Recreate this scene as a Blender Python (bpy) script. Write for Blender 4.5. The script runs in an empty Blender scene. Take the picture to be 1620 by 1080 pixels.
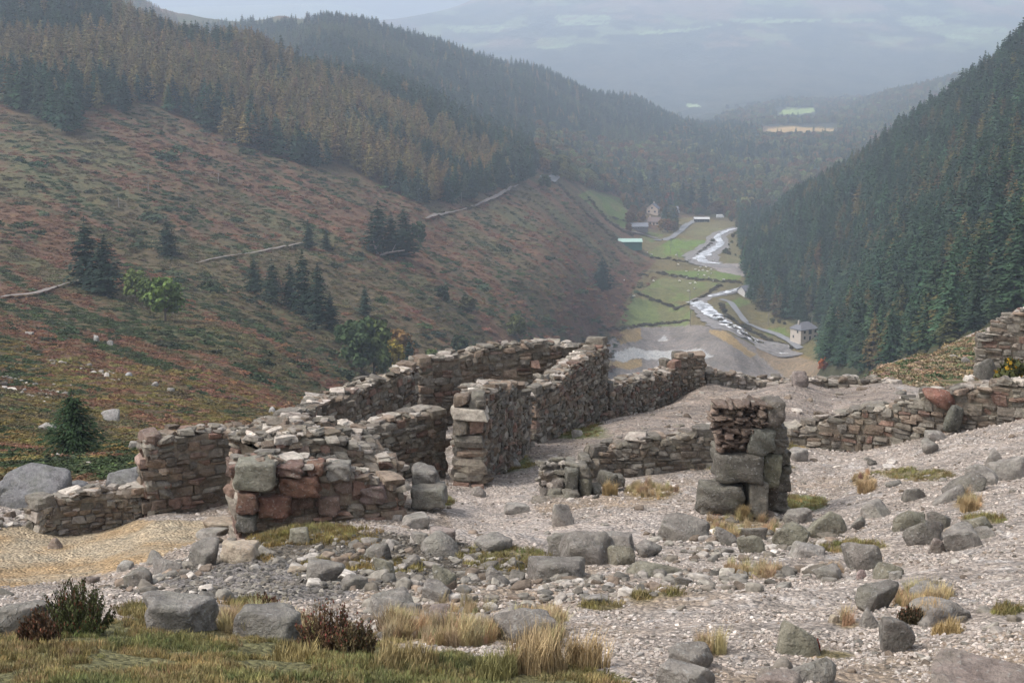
import bpy, math, numpy as np, random
from mathutils import Vector, Matrix
SC = bpy.context.scene
COL = SC.collection
rng = np.random.default_rng(7)
random.seed(7)
# ---------------------------------------------------------------- camera
FPX = 2493.0; PITCH = math.atan((540-50)/FPX)
cam = bpy.data.cameras.new('camera'); camo = bpy.data.objects.new('camera', cam); COL.objects.link(camo)
cam.sensor_width = 36; cam.lens = 36*FPX/1620; cam.clip_start = 0.1; cam.clip_end = 40000
camo.location = (0, 0, 0); camo.rotation_euler = (math.pi/2-PITCH, 0, 0)
SC.camera = camo
# ---------------------------------------------------------------- sky, sun, exposure
SUN_EL, SUN_AZ = math.radians(52), math.radians(-105)     # azimuth measured from +Y towards +X
W = bpy.data.worlds.new('World'); SC.world = W; W.use_nodes = True
nt = W.node_tree; nt.nodes.clear()
sky = nt.nodes.new('ShaderNodeTexSky'); sky.sky_type = 'NISHITA'; sky.sun_disc = False
sky.sun_elevation = SUN_EL; sky.sun_rotation = SUN_AZ; sky.altitude = 200; sky.air_density = 1.2; sky.dust_density = 4.5; sky.ozone_density = 1.0
hs = nt.nodes.new('ShaderNodeHueSaturation'); hs.inputs['Saturation'].default_value = 0.36
bg = nt.nodes.new('ShaderNodeBackground'); bg.inputs['Strength'].default_value = 0.15
out = nt.nodes.new('ShaderNodeOutputWorld')
nt.links.new(sky.outputs[0], hs.inputs['Color']); nt.links.new(hs.outputs[0], bg.inputs[0]); nt.links.new(bg.outputs[0], out.inputs[0])
sl = bpy.data.lights.new('sun', 'SUN'); sl.energy = 1.5; sl.angle = math.radians(14); sl.color = (1.0, 0.95, 0.88)
so = bpy.data.objects.new('sun', sl); COL.objects.link(so)
sd = Vector((math.cos(SUN_EL)*math.sin(SUN_AZ), math.cos(SUN_EL)*math.cos(SUN_AZ), math.sin(SUN_EL)))
so.rotation_euler = sd.to_track_quat('Z', 'Y').to_euler(); so.location = sd*500
SC.view_settings.view_transform = 'Standard'; SC.view_settings.look = 'None'
SC.view_settings.exposure = 0.82; SC.view_settings.gamma = 1.0
SC.render.engine = 'CYCLES'
cy = SC.cycles
cy.use_denoising = True; cy.max_bounces = 5; cy.diffuse_bounces = 2; cy.glossy_bounces = 1; cy.transmission_bounces = 1
cy.volume_bounces = 2; cy.transparent_max_bounces = 4; cy.use_adaptive_sampling = True; cy.adaptive_threshold = 0.02
cy.sample_clamp_indirect = 4
# haze: one closed box round camera and land
HAZE_DENSITY = 0.00022
# ---------------------------------------------------------------- helpers
def smooth(a, b, x):
    t = np.clip((x-a)/(b-a), 0, 1); return t*t*(3-2*t)
def _hash(i, j, k, seed):
    i = np.asarray(i, np.int64); n = (i*374761393 + j*668265263 + k*2147483647*3 + seed*1274126177) & 0xffffffff
    n = ((n ^ (n >> 13))*1274126177) & 0xffffffff
    n = ((n ^ (n >> 16))*224682251) & 0xffffffff
    return ((n ^ (n >> 15)) & 0xffffff)/float(0xffffff)
def vnoise(x, y, seed=0):
    x = np.asarray(x, float); y = np.asarray(y, float)
    i = np.floor(x).astype(np.int64); j = np.floor(y).astype(np.int64); fx = x-i; fy = y-j
    fx = fx*fx*fx*(fx*(fx*6-15)+10); fy = fy*fy*fy*(fy*(fy*6-15)+10)
    a = _hash(i, j, 0, seed); b = _hash(i+1, j, 0, seed); c = _hash(i, j+1, 0, seed); d = _hash(i+1, j+1, 0, seed)
    return (a*(1-fx)+b*fx)*(1-fy)+(c*(1-fx)+d*fx)*fy
def fbm(x, y, seed=0, octv=4, gain=.5):
    s = 0; a = 1; t = 0
    for o in range(octv):
        s = s+a*vnoise(x*2**o+17.3*o, y*2**o-9.1*o, seed+o*31); t += a; a *= gain
    return s/t                       # 0..1
CPI, SPI = math.cos(PITCH), math.sin(PITCH)
def ray(px, py):
    a = (px-810)/FPX; b = (540-py)/FPX
    Yc = CPI+b*SPI
    return a/Yc, (-SPI+b*CPI)/Yc       # X/Y , Z/Y
def P(px, py, Y):
    u, s = ray(px, py); return Vector((u*Y, Y, s*Y))
def proj(X, Y, Z):
    d = Y*CPI-Z*SPI; up = Y*SPI+Z*CPI
    return 810+FPX*X/d, 540-FPX*up/d
def inpoly(px, py, poly):
    px = np.asarray(px, float); py = np.asarray(py, float); r = np.zeros(px.shape, bool); n = len(poly)
    for k in range(n):
        x0, y0 = poly[k]; x1, y1 = poly[(k+1) % n]
        if y0 == y1: continue
        c = ((y0 > py) != (y1 > py)) & (px < (x1-x0)*(py-y0)/(y1-y0)+x0); r ^= c
    return r
# ---------------------------------------------------------------- terrain: control points (photo x, photo y, metres away)
CT = '''
0 1080 9;400 1080 9.5;810 1080 10;1200 1080 10;1620 1080 9.5
0 1000 12;400 1000 12.5;810 1000 13.5;1200 1000 13.2;1620 1000 12
0 945 14.5;300 950 14.5;600 945 17;810 940 18;1200 940 17;1620 940 14.5
0 925 24;150 905 26;330 850 28.5;0 860 29;250 925 19
450 895 21.5;800 895 21.5;1200 890 21.5;1620 890 17.5
430 850 26;700 850 26.5;1000 850 26;1250 850 26;1620 850 20
700 800 31;900 800 30.5;1300 800 29.5;1620 800 24;250 820 31;0 815 31.5
760 752 36;1000 750 34;1300 750 33.5;1620 750 28.5
860 700 41;1250 702 38;1450 692 36.5;1620 668 35
980 660 45.5;1300 662 45;1130 640 48.5;1320 635 48.5;1480 633 47
1120 602 54;1260 604 53;1400 602 54;1480 618 52;1600 630 46
1440 588 63;1540 600 58;1620 600 58;1620 550 75;1530 560 80;1620 505 105;1500 552 100;1400 582 75
500 700 42;600 690 44;750 660 46
20 795 38;120 790 38;200 765 42
100 740 52;100 700 78;100 650 110;100 600 148;100 550 192;60 500 245;60 450 300;60 400 360;60 300 470;60 200 610;60 100 770;100 0 960
250 650 125;250 600 160;250 550 215;250 500 280;250 450 345;250 400 410;250 300 525;250 185 690;250 120 800;250 65 940
400 660 135;400 600 195;400 550 250;400 500 320;400 450 385;400 400 450;400 300 590;400 240 690;400 150 840;400 85 980
550 640 230;550 600 290;550 550 335;550 500 385;550 450 440;550 400 500;550 300 670;550 220 820;550 150 980
700 560 385;700 540 400;700 500 450;700 450 520;700 400 600;700 335 740;700 250 900;700 190 1060
820 560 480;820 530 500;820 450 600;820 400 700;820 300 930;820 250 1080
900 550 580;900 500 625;900 450 690;900 400 790;900 340 950;900 290 1120;900 230 1600;900 190 1850
'''
CT2 = '''
980 545 690;1000 500 780;1000 450 880;1060 590 670;960 600 650
1150 600 650;1150 540 705;1270 535 745;1270 600 650;1150 450 880;1100 500 780
1150 410 1000;1100 370 1180;1160 365 1200;1020 370 1150;950 320 1180;1040 330 1370;1100 260 1750;1180 225 2150;1250 200 2600
1330 172 3300;1330 190 2800
1200 410 1010;1200 440 900;1200 480 840;1200 365 1200
1620 95 850;1500 180 950;1400 240 1030;1300 300 1110;1240 330 1160
1620 480 300;1620 400 380;1620 300 490;1620 200 640;1500 530 350;1500 400 510;1500 300 680;1400 578 430;1400 450 580;1400 350 770
1300 585 560;1300 530 735;1300 430 830;1350 500 620
500 90 1450;600 130 1350;750 215 1250;600 60 1850;700 85 2000;850 120 2200;1000 165 2500;1080 205 2550
1000 240 1800;700 130 1600
300 28 2300;450 28 2100;200 5 2500
'''
# world-space control points (u = X/Y, Y, Z)
CW = [(0, 3, -1.9), (-.35, 3, -1.9), (.35, 3, -1.8), (0, 6, -2.9), (-.35, 6, -2.9), (.35, 6, -2.8)]
def _u(px, py=300): return ray(px, py)[0]
# falling ground behind the brow of the ruins' shelf
for px, r in ((1120, ((62, -17), (90, -29), (180, -58), (350, -100), (520, -140))), (1260, ((62, -17), (90, -29), (180, -58), (350, -100), (520, -140))),
              (1400, ((95, -25), (150, -44), (260, -72), (350, -86))), (1000, ((62, -18), (100, -30), (200, -60), (350, -92), (520, -128))),
              (700, ((62, -17), (100, -29), (200, -57), (300, -75))), (500, ((60, -16), (100, -27), (150, -38))), (1520, ((130, -31), (220, -54))), (1620, ((135, -27), (200, -46)))):
    for Y, z in r: CW.append((_u(px), Y, z))
for px, r in ((1620, ((1000, -10), (1400, -70), (2000, -120))), (1500, ((1150, -70), (1500, -120), (2200, -140))), (1400, ((1250, -100), (1700, -140))), (1300, ((1400, -145), (2000, -150))),
              (300, ((1300, -50), (1800, -60))), (150, ((1500, -30),)), (430, ((1120, -45), (1250, -60))),
              (600, ((2300, -60), (3000, -130))), (450, ((2700, -40),)), (250, ((3200, -40),)), (750, ((2500, -120), (3200, -160))), (900, ((2700, -150), (3400, -170))), (1020, ((3000, -170),)), (1150, ((3200, -165),)),
              (1400, ((2700, -135), (3300, -128), (3900, -165))), (1530, ((2700, -105), (3300, -85), (4000, -160))), (1620, ((2700, -80), (3300, -60), (4000, -150)))):
    for Y, z in r: CW.append((_u(px), Y, z))
for px, py, Y in ((1250, 150, 3900), (1100, 165, 3900), (900, 165, 3900), (700, 150, 4000), (1500, 150, 4000), (900, 90, 4900), (1100, 100, 4900), (1300, 95, 4900), (1550, 85, 4900), (720, 85, 5200),
                  (900, 45, 5800), (1150, 35, 5800), (1450, 35, 5800), (760, 35, 6200), (1620, 30, 5800), (1000, -30, 7200), (1300, -40, 7200), (1600, -40, 7200), (800, -18, 7200), (690, 22, 6600),
                  (640, 35, 6200), (560, 40, 6200), (640, 45, 8500), (560, 12, 9500), (200, 12, 9500), (720, 22, 9500), (200, 60, 5000), (400, 60, 5000), (400, 40, 7000)):
    u, s = ray(px, py); CW.append((u, Y, s*Y))
pts = []
for blk in (CT, CT2):
    for ln in blk.replace('\n', ';').split(';'):
        if ln.strip():
            a, b, c = map(float, ln.split()); u, s = ray(a, b); pts.append((u, math.log(c), s))
for u, Y, z in CW: pts.append((u, math.log(Y), z/Y))
pts = np.array(pts); US = 5.0
def _tps(P_, lam=2e-4):
    n = len(P_); A = np.stack([P_[:, 0]*US, P_[:, 1]], 1)
    d = ((A[:, None]-A[None])**2).sum(2); K = .5*d*np.log(d+1e-12)
    Q = np.c_[np.ones(n), A]; M = np.zeros((n+3, n+3)); M[:n, :n] = K+lam*np.eye(n); M[:n, n:] = Q; M[n:, :n] = Q.T
    return A, np.linalg.solve(M, np.r_[P_[:, 2], np.zeros(3)])
_A, _w = _tps(pts)
def S0(u, w):
    u = np.asarray(u, float); w = np.asarray(w, float); sh = u.shape
    u = np.clip(u, -.42, .42).ravel()*US; w = w.ravel(); o = np.empty(u.size)
    for i in range(0, u.size, 40000):
        a = u[i:i+40000]; b = w[i:i+40000]
        d = (a[:, None]-_A[None, :, 0])**2+(b[:, None]-_A[None, :, 1])**2
        o[i:i+40000] = (.5*d*np.log(d+1e-12))@_w[:-3]+_w[-3]+_w[-2]*a+_w[-1]*b
    return o.reshape(sh)
def H(X, Y):
    X = np.asarray(X, float); Y = np.asarray(Y, float)
    Yc = np.maximum(Y, 2.5)
    z = Yc*S0(X/Yc, np.log(Yc))
    near = 1-smooth(45, 80, Y)
    z = z+near*((fbm(X/2.2, Y/2.2, 3)-.5)*.30*(1-.75*smooth(40, 46, Y))+(fbm(X/.5, Y/.5, 5, 3)-.5)*.09)
    z = z+near*(.42*np.exp(-((X+1.7)/2.7)**2-((Y-23.8)/1.9)**2)+.10*np.abs(fbm(X/1.1+Y*.3, Y/.45, 8, 3)-.5)*smooth(14, 17, Y)*smooth(27, 23, Y))
    mid = smooth(60, 120, Y)
    px, py = proj(X, Yc, z)
    flat = smooth(60, 30, np.abs(px-1130))*smooth(300, 380, py)*smooth(600, 650, Y)
    z = z+mid*(1-flat)*((fbm(X/38., Y/38., 9, 4)-.5)*np.clip(Y/90., 1, 9)*(1-smooth(3000, 5000, Y)*.3)+(fbm(X/7., Y/7., 11, 3)-.5)*.8)
    return z
def hit(px, py, ymin=4, ymax=9000, n=700):
    u, s = ray(px, py)
    Y = np.exp(np.linspace(math.log(ymin), math.log(ymax), n)); z = H(u*Y, Y)
    k = np.nonzero(s*Y < z)[0]
    k = k[0] if len(k) else n-1
    if k > 0:
        lo, hi = Y[k-1], Y[k]
        for _ in range(12):
            m = .5*(lo+hi)
            if s*m < float(H(u*m, m)): hi = m
            else: lo = m
        yy = hi
    else: yy = Y[0]
    return Vector((u*yy, yy, float(H(u*yy, yy))))
# ---------------------------------------------------------------- mesh + object helpers
def mk(name, V, F, mats=(), parent=None, mi=None, sm=True, col=None, link=True):
    V = np.asarray(V, np.float32); F = np.asarray(F, np.int32)
    me = bpy.data.meshes.new(name); me.vertices.add(len(V)); me.vertices.foreach_set('co', V.ravel())
    k = F.shape[1]; me.loops.add(F.size); me.loops.foreach_set('vertex_index', F.ravel())
    me.polygons.add(len(F)); me.polygons.foreach_set('loop_start', np.arange(0, F.size, k, dtype=np.int32))
    if mi is not None: me.polygons.foreach_set('material_index', np.asarray(mi, np.int32))
    me.polygons.foreach_set('use_smooth', np.full(len(F), sm))
    if col is not None:
        a = me.color_attributes.new('cover', 'FLOAT_COLOR', 'POINT'); c = np.ones((len(V), 4), np.float32); c[:, :3] = col
        a.data.foreach_set('color', c.ravel())
    me.update(calc_edges=True)
    for m in mats: me.materials.append(m)
    if not link: return me
    o = bpy.data.objects.new(name, me); COL.objects.link(o)
    if parent: o.parent = parent
    return o
def tag(o, label=None, cat=None, group=None, kind=None):
    if label: o['label'] = label
    if cat: o['category'] = cat
    if group: o['group'] = group
    if kind: o['kind'] = kind
    return o
def empty(name, loc, rz=0):
    o = bpy.data.objects.new(name, None); COL.objects.link(o); o.location = loc; o.rotation_euler = (0, 0, rz); o.empty_display_size = .3; return o
def cat_mesh(parts):
    Vs, Fs, n = [], [], 0
    for V, F in parts: Vs.append(V); Fs.append(np.asarray(F)+n); n += len(V)
    return np.concatenate(Vs), np.concatenate(Fs)
def box(c, h, rz=0):
    s = np.array([[-1, -1, -1], [1, -1, -1], [1, 1, -1], [-1, 1, -1], [-1, -1, 1], [1, -1, 1], [1, 1, 1], [-1, 1, 1]], float)*np.array(h)
    ca, sa = math.cos(rz), math.sin(rz); s = np.stack([s[:, 0]*ca-s[:, 1]*sa, s[:, 0]*sa+s[:, 1]*ca, s[:, 2]], 1)
    return s+np.array(c), np.array([[0, 3, 2, 1], [4, 5, 6, 7], [0, 1, 5, 4], [1, 2, 6, 5], [2, 3, 7, 6], [3, 0, 4, 7]])
def tube(pts_, rad, n=6):
    pts_ = [np.array(p, float) for p in pts_]; V = []; F = []
    for i, p in enumerate(pts_):
        d = pts_[min(i+1, len(pts_)-1)]-pts_[max(i-1, 0)]; d = d/(np.linalg.norm(d)+1e-9)
        a = np.cross(d, [0, 0, 1.]) if abs(d[2]) < .9 else np.cross(d, [0, 1., 0]); a /= np.linalg.norm(a); b = np.cross(d, a)
        for k in range(n):
            t = 2*math.pi*k/n; V.append(p+rad[i]*(math.cos(t)*a+math.sin(t)*b))
    for i in range(len(pts_)-1):
        for k in range(n): F.append([i*n+k, i*n+(k+1) % n, (i+1)*n+(k+1) % n, (i+1)*n+k])
    return np.array(V), np.array(F)
# ---------------------------------------------------------------- materials
def newmat(name):
    m = bpy.data.materials.new(name); m.use_nodes = True; t = m.node_tree; t.nodes.clear()
    o = t.nodes.new('ShaderNodeOutputMaterial'); b = t.nodes.new('ShaderNodeBsdfPrincipled'); t.links.new(b.outputs[0], o.inputs['Surface'])
    b.inputs['Roughness'].default_value = .9; b.inputs['Specular IOR Level'].default_value = .2
    return m, t, b
def N(t, ty, **kw):
    n = t.nodes.new(ty)
    for k, v in kw.items(): setattr(n, k, v)
    return n
def ramp(t, src, stops):
    r = N(t, 'ShaderNodeValToRGB'); e = r.color_ramp.elements
    while len(e) < len(stops): e.new(.5)
    for i, (p, c) in enumerate(stops):
        e[i].position = p; e[i].color = (c[0], c[1], c[2], 1) if hasattr(c, '__len__') else (c, c, c, 1)
    t.links.new(src, r.inputs[0]); return r.outputs[0]
def mixc(t, a, b, f, mode='MULTIPLY'):
    m = N(t, 'ShaderNodeMix', data_type='RGBA', blend_type=mode)
    for s, v in ((m.inputs[6], a), (m.inputs[7], b), (m.inputs[0], f)):
        if isinstance(v, (int, float)): s.default_value = v
        elif isinstance(v, tuple): s.default_value = (*v, 1)
        else: t.links.new(v, s)
    return m.outputs[2]
def noise(t, vec, scale, detail=4, rough=.55):
    n = N(t, 'ShaderNodeTexNoise'); n.inputs['Scale'].default_value = scale; n.inputs['Detail'].default_value = detail; n.inputs['Roughness'].default_value = rough
    t.links.new(vec, n.inputs['Vector']); return n.outputs['Fac']
def bump(t, b, hgt, dist, strength=1):
    n = N(t, 'ShaderNodeBump'); n.inputs['Distance'].default_value = dist; n.inputs['Strength'].default_value = strength
    t.links.new(hgt, n.inputs['Height']); t.links.new(n.outputs[0], b.inputs['Normal'])
def mat_plain(name, c, var=.25, scale=3, bd=.0, rough=.85):
    m, t, b = newmat(name); g = N(t, 'ShaderNodeTexCoord').outputs['Object']; nz = noise(t, g, scale, 5)
    f = ramp(t, nz, [(.3, 1-var), (.7, 1+var)]); t.links.new(mixc(t, tuple(c), f, 1.0), b.inputs['Base Color'])
    b.inputs['Roughness'].default_value = rough
    if bd: bump(t, b, nz, bd)
    return m
def mat_leaf(name, base=(1, 1, 1), var=.45, scale=.9):
    """foliage: its own colour per tree (custom property or scattered attribute 'tint') times a little variation"""
    m, t, b = newmat(name); a = N(t, 'ShaderNodeAttribute', attribute_type='INSTANCER', attribute_name='tint')
    g = N(t, 'ShaderNodeNewGeometry'); nz = noise(t, g.outputs['Position'], scale, 3)
    f = ramp(t, nz, [(.3, 1-var), (.7, 1+var)])
    c = mixc(t, a.outputs['Color'], f, 1.0); c = mixc(t, c, base, 1.0)
    t.links.new(c, b.inputs['Base Color']); b.inputs['Specular IOR Level'].default_value = .1
    return m
M = {}
M['bark'] = mat_plain('bark', (.11, .085, .065), .35, 6)
M['leaf'] = mat_leaf('foliage')
M['shrub'] = mat_leaf('shrub_foliage', var=.5, scale=2.5)
M['dry'] = mat_leaf('grass_blades', var=.35, scale=4)
def tint(o, c): o['tint'] = (float(c[0]), float(c[1]), float(c[2]))
# scattered stuff: one object, geometry nodes instances of loose sources
def scatter(name, pos, rot, scl, tints, sources, label, cat=None):
    n = len(pos); me = bpy.data.meshes.new(name); me.vertices.add(n); me.vertices.foreach_set('co', np.asarray(pos, np.float32).ravel())
    a = me.attributes.new('rot', 'FLOAT_VECTOR', 'POINT'); a.data.foreach_set('vector', np.asarray(rot, np.float32).ravel())
    a = me.attributes.new('scl', 'FLOAT_VECTOR', 'POINT'); a.data.foreach_set('vector', np.asarray(scl, np.float32).ravel())
    c = np.ones((n, 4), np.float32); c[:, :3] = tints
    a = me.attributes.new('tint', 'FLOAT_COLOR', 'POINT'); a.data.foreach_set('color', c.ravel())
    a = me.attributes.new('pick', 'INT', 'POINT'); a.data.foreach_set('value', rng.integers(0, len(sources), n).astype(np.int32))
    o = bpy.data.objects.new(name, me); COL.objects.link(o)
    g = bpy.data.node_groups.new(name+'_nodes', 'GeometryNodeTree')
    g.interface.new_socket('Geometry', in_out='INPUT', socket_type='NodeSocketGeometry'); g.interface.new_socket('Geometry', in_out='OUTPUT', socket_type='NodeSocketGeometry')
    gi = g.nodes.new('NodeGroupInput'); go = g.nodes.new('NodeGroupOutput'); ip = g.nodes.new('GeometryNodeInstanceOnPoints'); L = g.links.new
    L(gi.outputs[0], ip.inputs['Points'])
    join = g.nodes.new('GeometryNodeJoinGeometry')
    for s in sources:
        oi = g.nodes.new('GeometryNodeObjectInfo'); oi.inputs['Object'].default_value = s; oi.inputs['As Instance'].default_value = True; L(oi.outputs['Geometry'], join.inputs[0])
    L(join.outputs[0], ip.inputs['Instance']); ip.inputs['Pick Instance'].default_value = True
    def at(nm, ty):
        q = g.nodes.new('GeometryNodeInputNamedAttribute'); q.data_type = ty; q.inputs['Name'].default_value = nm; return q.outputs['Attribute']
    L(at('pick', 'INT'), ip.inputs['Instance Index']); L(at('scl', 'FLOAT_VECTOR'), ip.inputs['Scale'])
    e2r = g.nodes.new('FunctionNodeEulerToRotation'); L(at('rot', 'FLOAT_VECTOR'), e2r.inputs[0]); L(e2r.outputs[0], ip.inputs['Rotation'])
    L(ip.outputs[0], go.inputs[0])
    md = o.modifiers.new('scatter', 'NODES'); md.node_group = g
    return tag(o, label, cat, kind='stuff')
def source(name, me):
    return bpy.data.objects.new(name, me)
# ================================================================ GROUND
# patches of ground cover, as outlines in plan (given by their photo corners, laid on the land)
SAND = [(-60, 835), (60, 828), (235, 823), (345, 822), (330, 845), (240, 885), (170, 908), (60, 922), (-60, 935)]
GRASS_FG = [(-80, 1000), (60, 1005), (190, 985), (230, 965), (330, 985), (480, 1000), (600, 1010), (680, 1035), (760, 1030), (860, 1040), (1000, 1075), (1020, 1120), (-80, 1120)]
SOIL = [(390, 850), (560, 835), (690, 850), (830, 880), (870, 905), (820, 925), (700, 925), (560, 930), (470, 915), (400, 880)]
GREYG = [(230, 915), (300, 880), (420, 870), (560, 935), (520, 950), (300, 945)]
SHELF = [(960, 670), (1030, 640), (1110, 605), (1270, 600), (1400, 605), (1440, 625), (1400, 645), (1290, 660), (1130, 690), (940, 710), (850, 720), (780, 760), (850, 700)]
PASS = [(700, 790), (770, 770), (850, 765), (845, 800), (880, 835), (1030, 800), (1060, 830), (1000, 862), (800, 862), (720, 845)]
PATHR = [(1120, 960), (1330, 925), (1420, 905), (1620, 880), (1620, 930), (1400, 950), (1340, 1000), (1100, 1030), (960, 1010)]
BRACKEN_R = [(1330, 612), (1420, 605), (1470, 615), (1545, 600), (1640, 600), (1700, 480), (1620, 500), (1500, 548), (1400, 583), (1350, 592)]
TUFTS = [(480, 845, 80, 14, 0), (705, 790, 14, 12, 1), (930, 682, 50, 14, 1), (800, 735, 45, 20, 1), (1270, 795, 40, 14, 1), (950, 958, 40, 6, 0), (1050, 940, 40, 10, 0), (1240, 705, 45, 8, 0), (1330, 700, 60, 7, 0),
         (1450, 750, 60, 9, 0), (1370, 765, 22, 14, 2), (1530, 795, 30, 14, 2), (1560, 822, 40, 9, 0), (1330, 865, 70, 9, 0), (1200, 905, 60, 9, 2), (560, 770, 0, 0, 0), (1460, 640, 50, 8, 1), (640, 1000, 40, 20, 2), (850, 1000, 50, 28, 2),
         (1465, 960, 45, 30, 2), (1020, 945, 40, 14, 0), (1030, 775, 40, 14, 2), (800, 885, 70, 20, 0), (1340, 985, 30, 10, 2), (1310, 1035, 50, 8, 0), (1175, 835, 60, 20, 2), (1180, 740, 90, 8, 0), (400, 955, 60, 16, 0), (240, 965, 50, 14, 0), (1590, 965, 30, 8, 0),
         (730, 965, 50, 6, 2), (720, 1010, 80, 14, 2), (430, 990, 80, 20, 2), (1120, 1030, 40, 12, 2)]
FIELDS = [([(915, 308), (935, 300), (985, 315), (990, 330), (1000, 345), (985, 362), (965, 350), (940, 330)], (.115, .16, .045)),
          ([(1025, 400), (1060, 378), (1130, 380), (1105, 400), (1095, 408), (1030, 406)], (.13, .19, .045)),
          ([(1050, 428), (1130, 428), (1175, 436), (1170, 445), (1100, 440), (1060, 435)], (.12, .17, .045)),
          ([(1012, 462), (1045, 440), (1140, 448), (1085, 476), (1040, 476)], (.15, .18, .06)),
          ([(985, 500), (1000, 470), (1070, 480), (1095, 490), (1090, 515), (1000, 516), (980, 510)], (.14, .17, .06)),
          ([(1080, 372), (1100, 358), (1150, 362), (1130, 372)], (.16, .15, .07)), ([(1010, 375), (1030, 366), (1050, 372), (1030, 384)], (.12, .16, .05)),
          ([(1230, 180), (1240, 172), (1285, 171), (1290, 177), (1260, 181)], (.25, .32, .12)), ([(1085, 166), (1105, 165), (1108, 169), (1088, 170)], (.3, .36, .2)),
          ([(1210, 205), (1240, 200), (1320, 204), (1320, 208), (1220, 209)], (.38, .26, .12)),
          ([(1205, 520), (1240, 517), (1250, 530), (1215, 532)], (.13, .17, .05)), ([(1148, 480), (1170, 470), (1190, 478), (1165, 488)], (.14, .18, .06)),
          ([(1150, 402), (1210, 402), (1215, 412), (1150, 416)], (.15, .14, .07))]
TAIL = [(955, 545), (990, 518), (1100, 514), (1140, 520), (1190, 545), (1300, 575), (1330, 600), (1300, 640), (900, 640), (930, 560)]
QUARRY = [(1120, 422), (1150, 416), (1205, 416), (1212, 436), (1180, 438), (1140, 430)]
# far hill fields
FARF = [([(1005, 50), (1070, 45), (1150, 38), (1070, 52), (1010, 56)], .9), ([(1150, 32), (1190, 28), (1300, 30), (1300, 34), (1180, 38)], .9), ([(1310, 30), (1380, 30), (1390, 36), (1320, 36)], .7), ([(1420, 25), (1480, 26), (1500, 42), (1440, 40)], .7),
        ([(1500, 45), (1590, 42), (1600, 52), (1520, 52)], .7), ([(1480, 52), (1540, 58), (1560, 66), (1500, 60)], .8), ([(880, 25), (965, 25), (960, 40), (880, 40)], .9), ([(700, 40), (800, 40), (790, 52), (720, 52)], .7), ([(580, 12), (660, 8), (660, 20), (600, 22)], .6), ([(850, 75), (910, 68), (910, 73), (860, 80)], .6)]
def lerp(a, b, f): f = np.asarray(f)[..., None]; return a*(1-f)+np.array(b)*f
def soft(px, py, poly, X, Y, amp):
    """point-in-outline with a ragged edge"""
    sc = np.clip(Y/20., .5, 60)
    return inpoly(px+(fbm(X/sc/.8, Y/sc/.8, 51)-.5)*amp*2, py+(fbm(X/sc/.8, Y/sc/.8, 52)-.5)*amp, poly)
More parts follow.
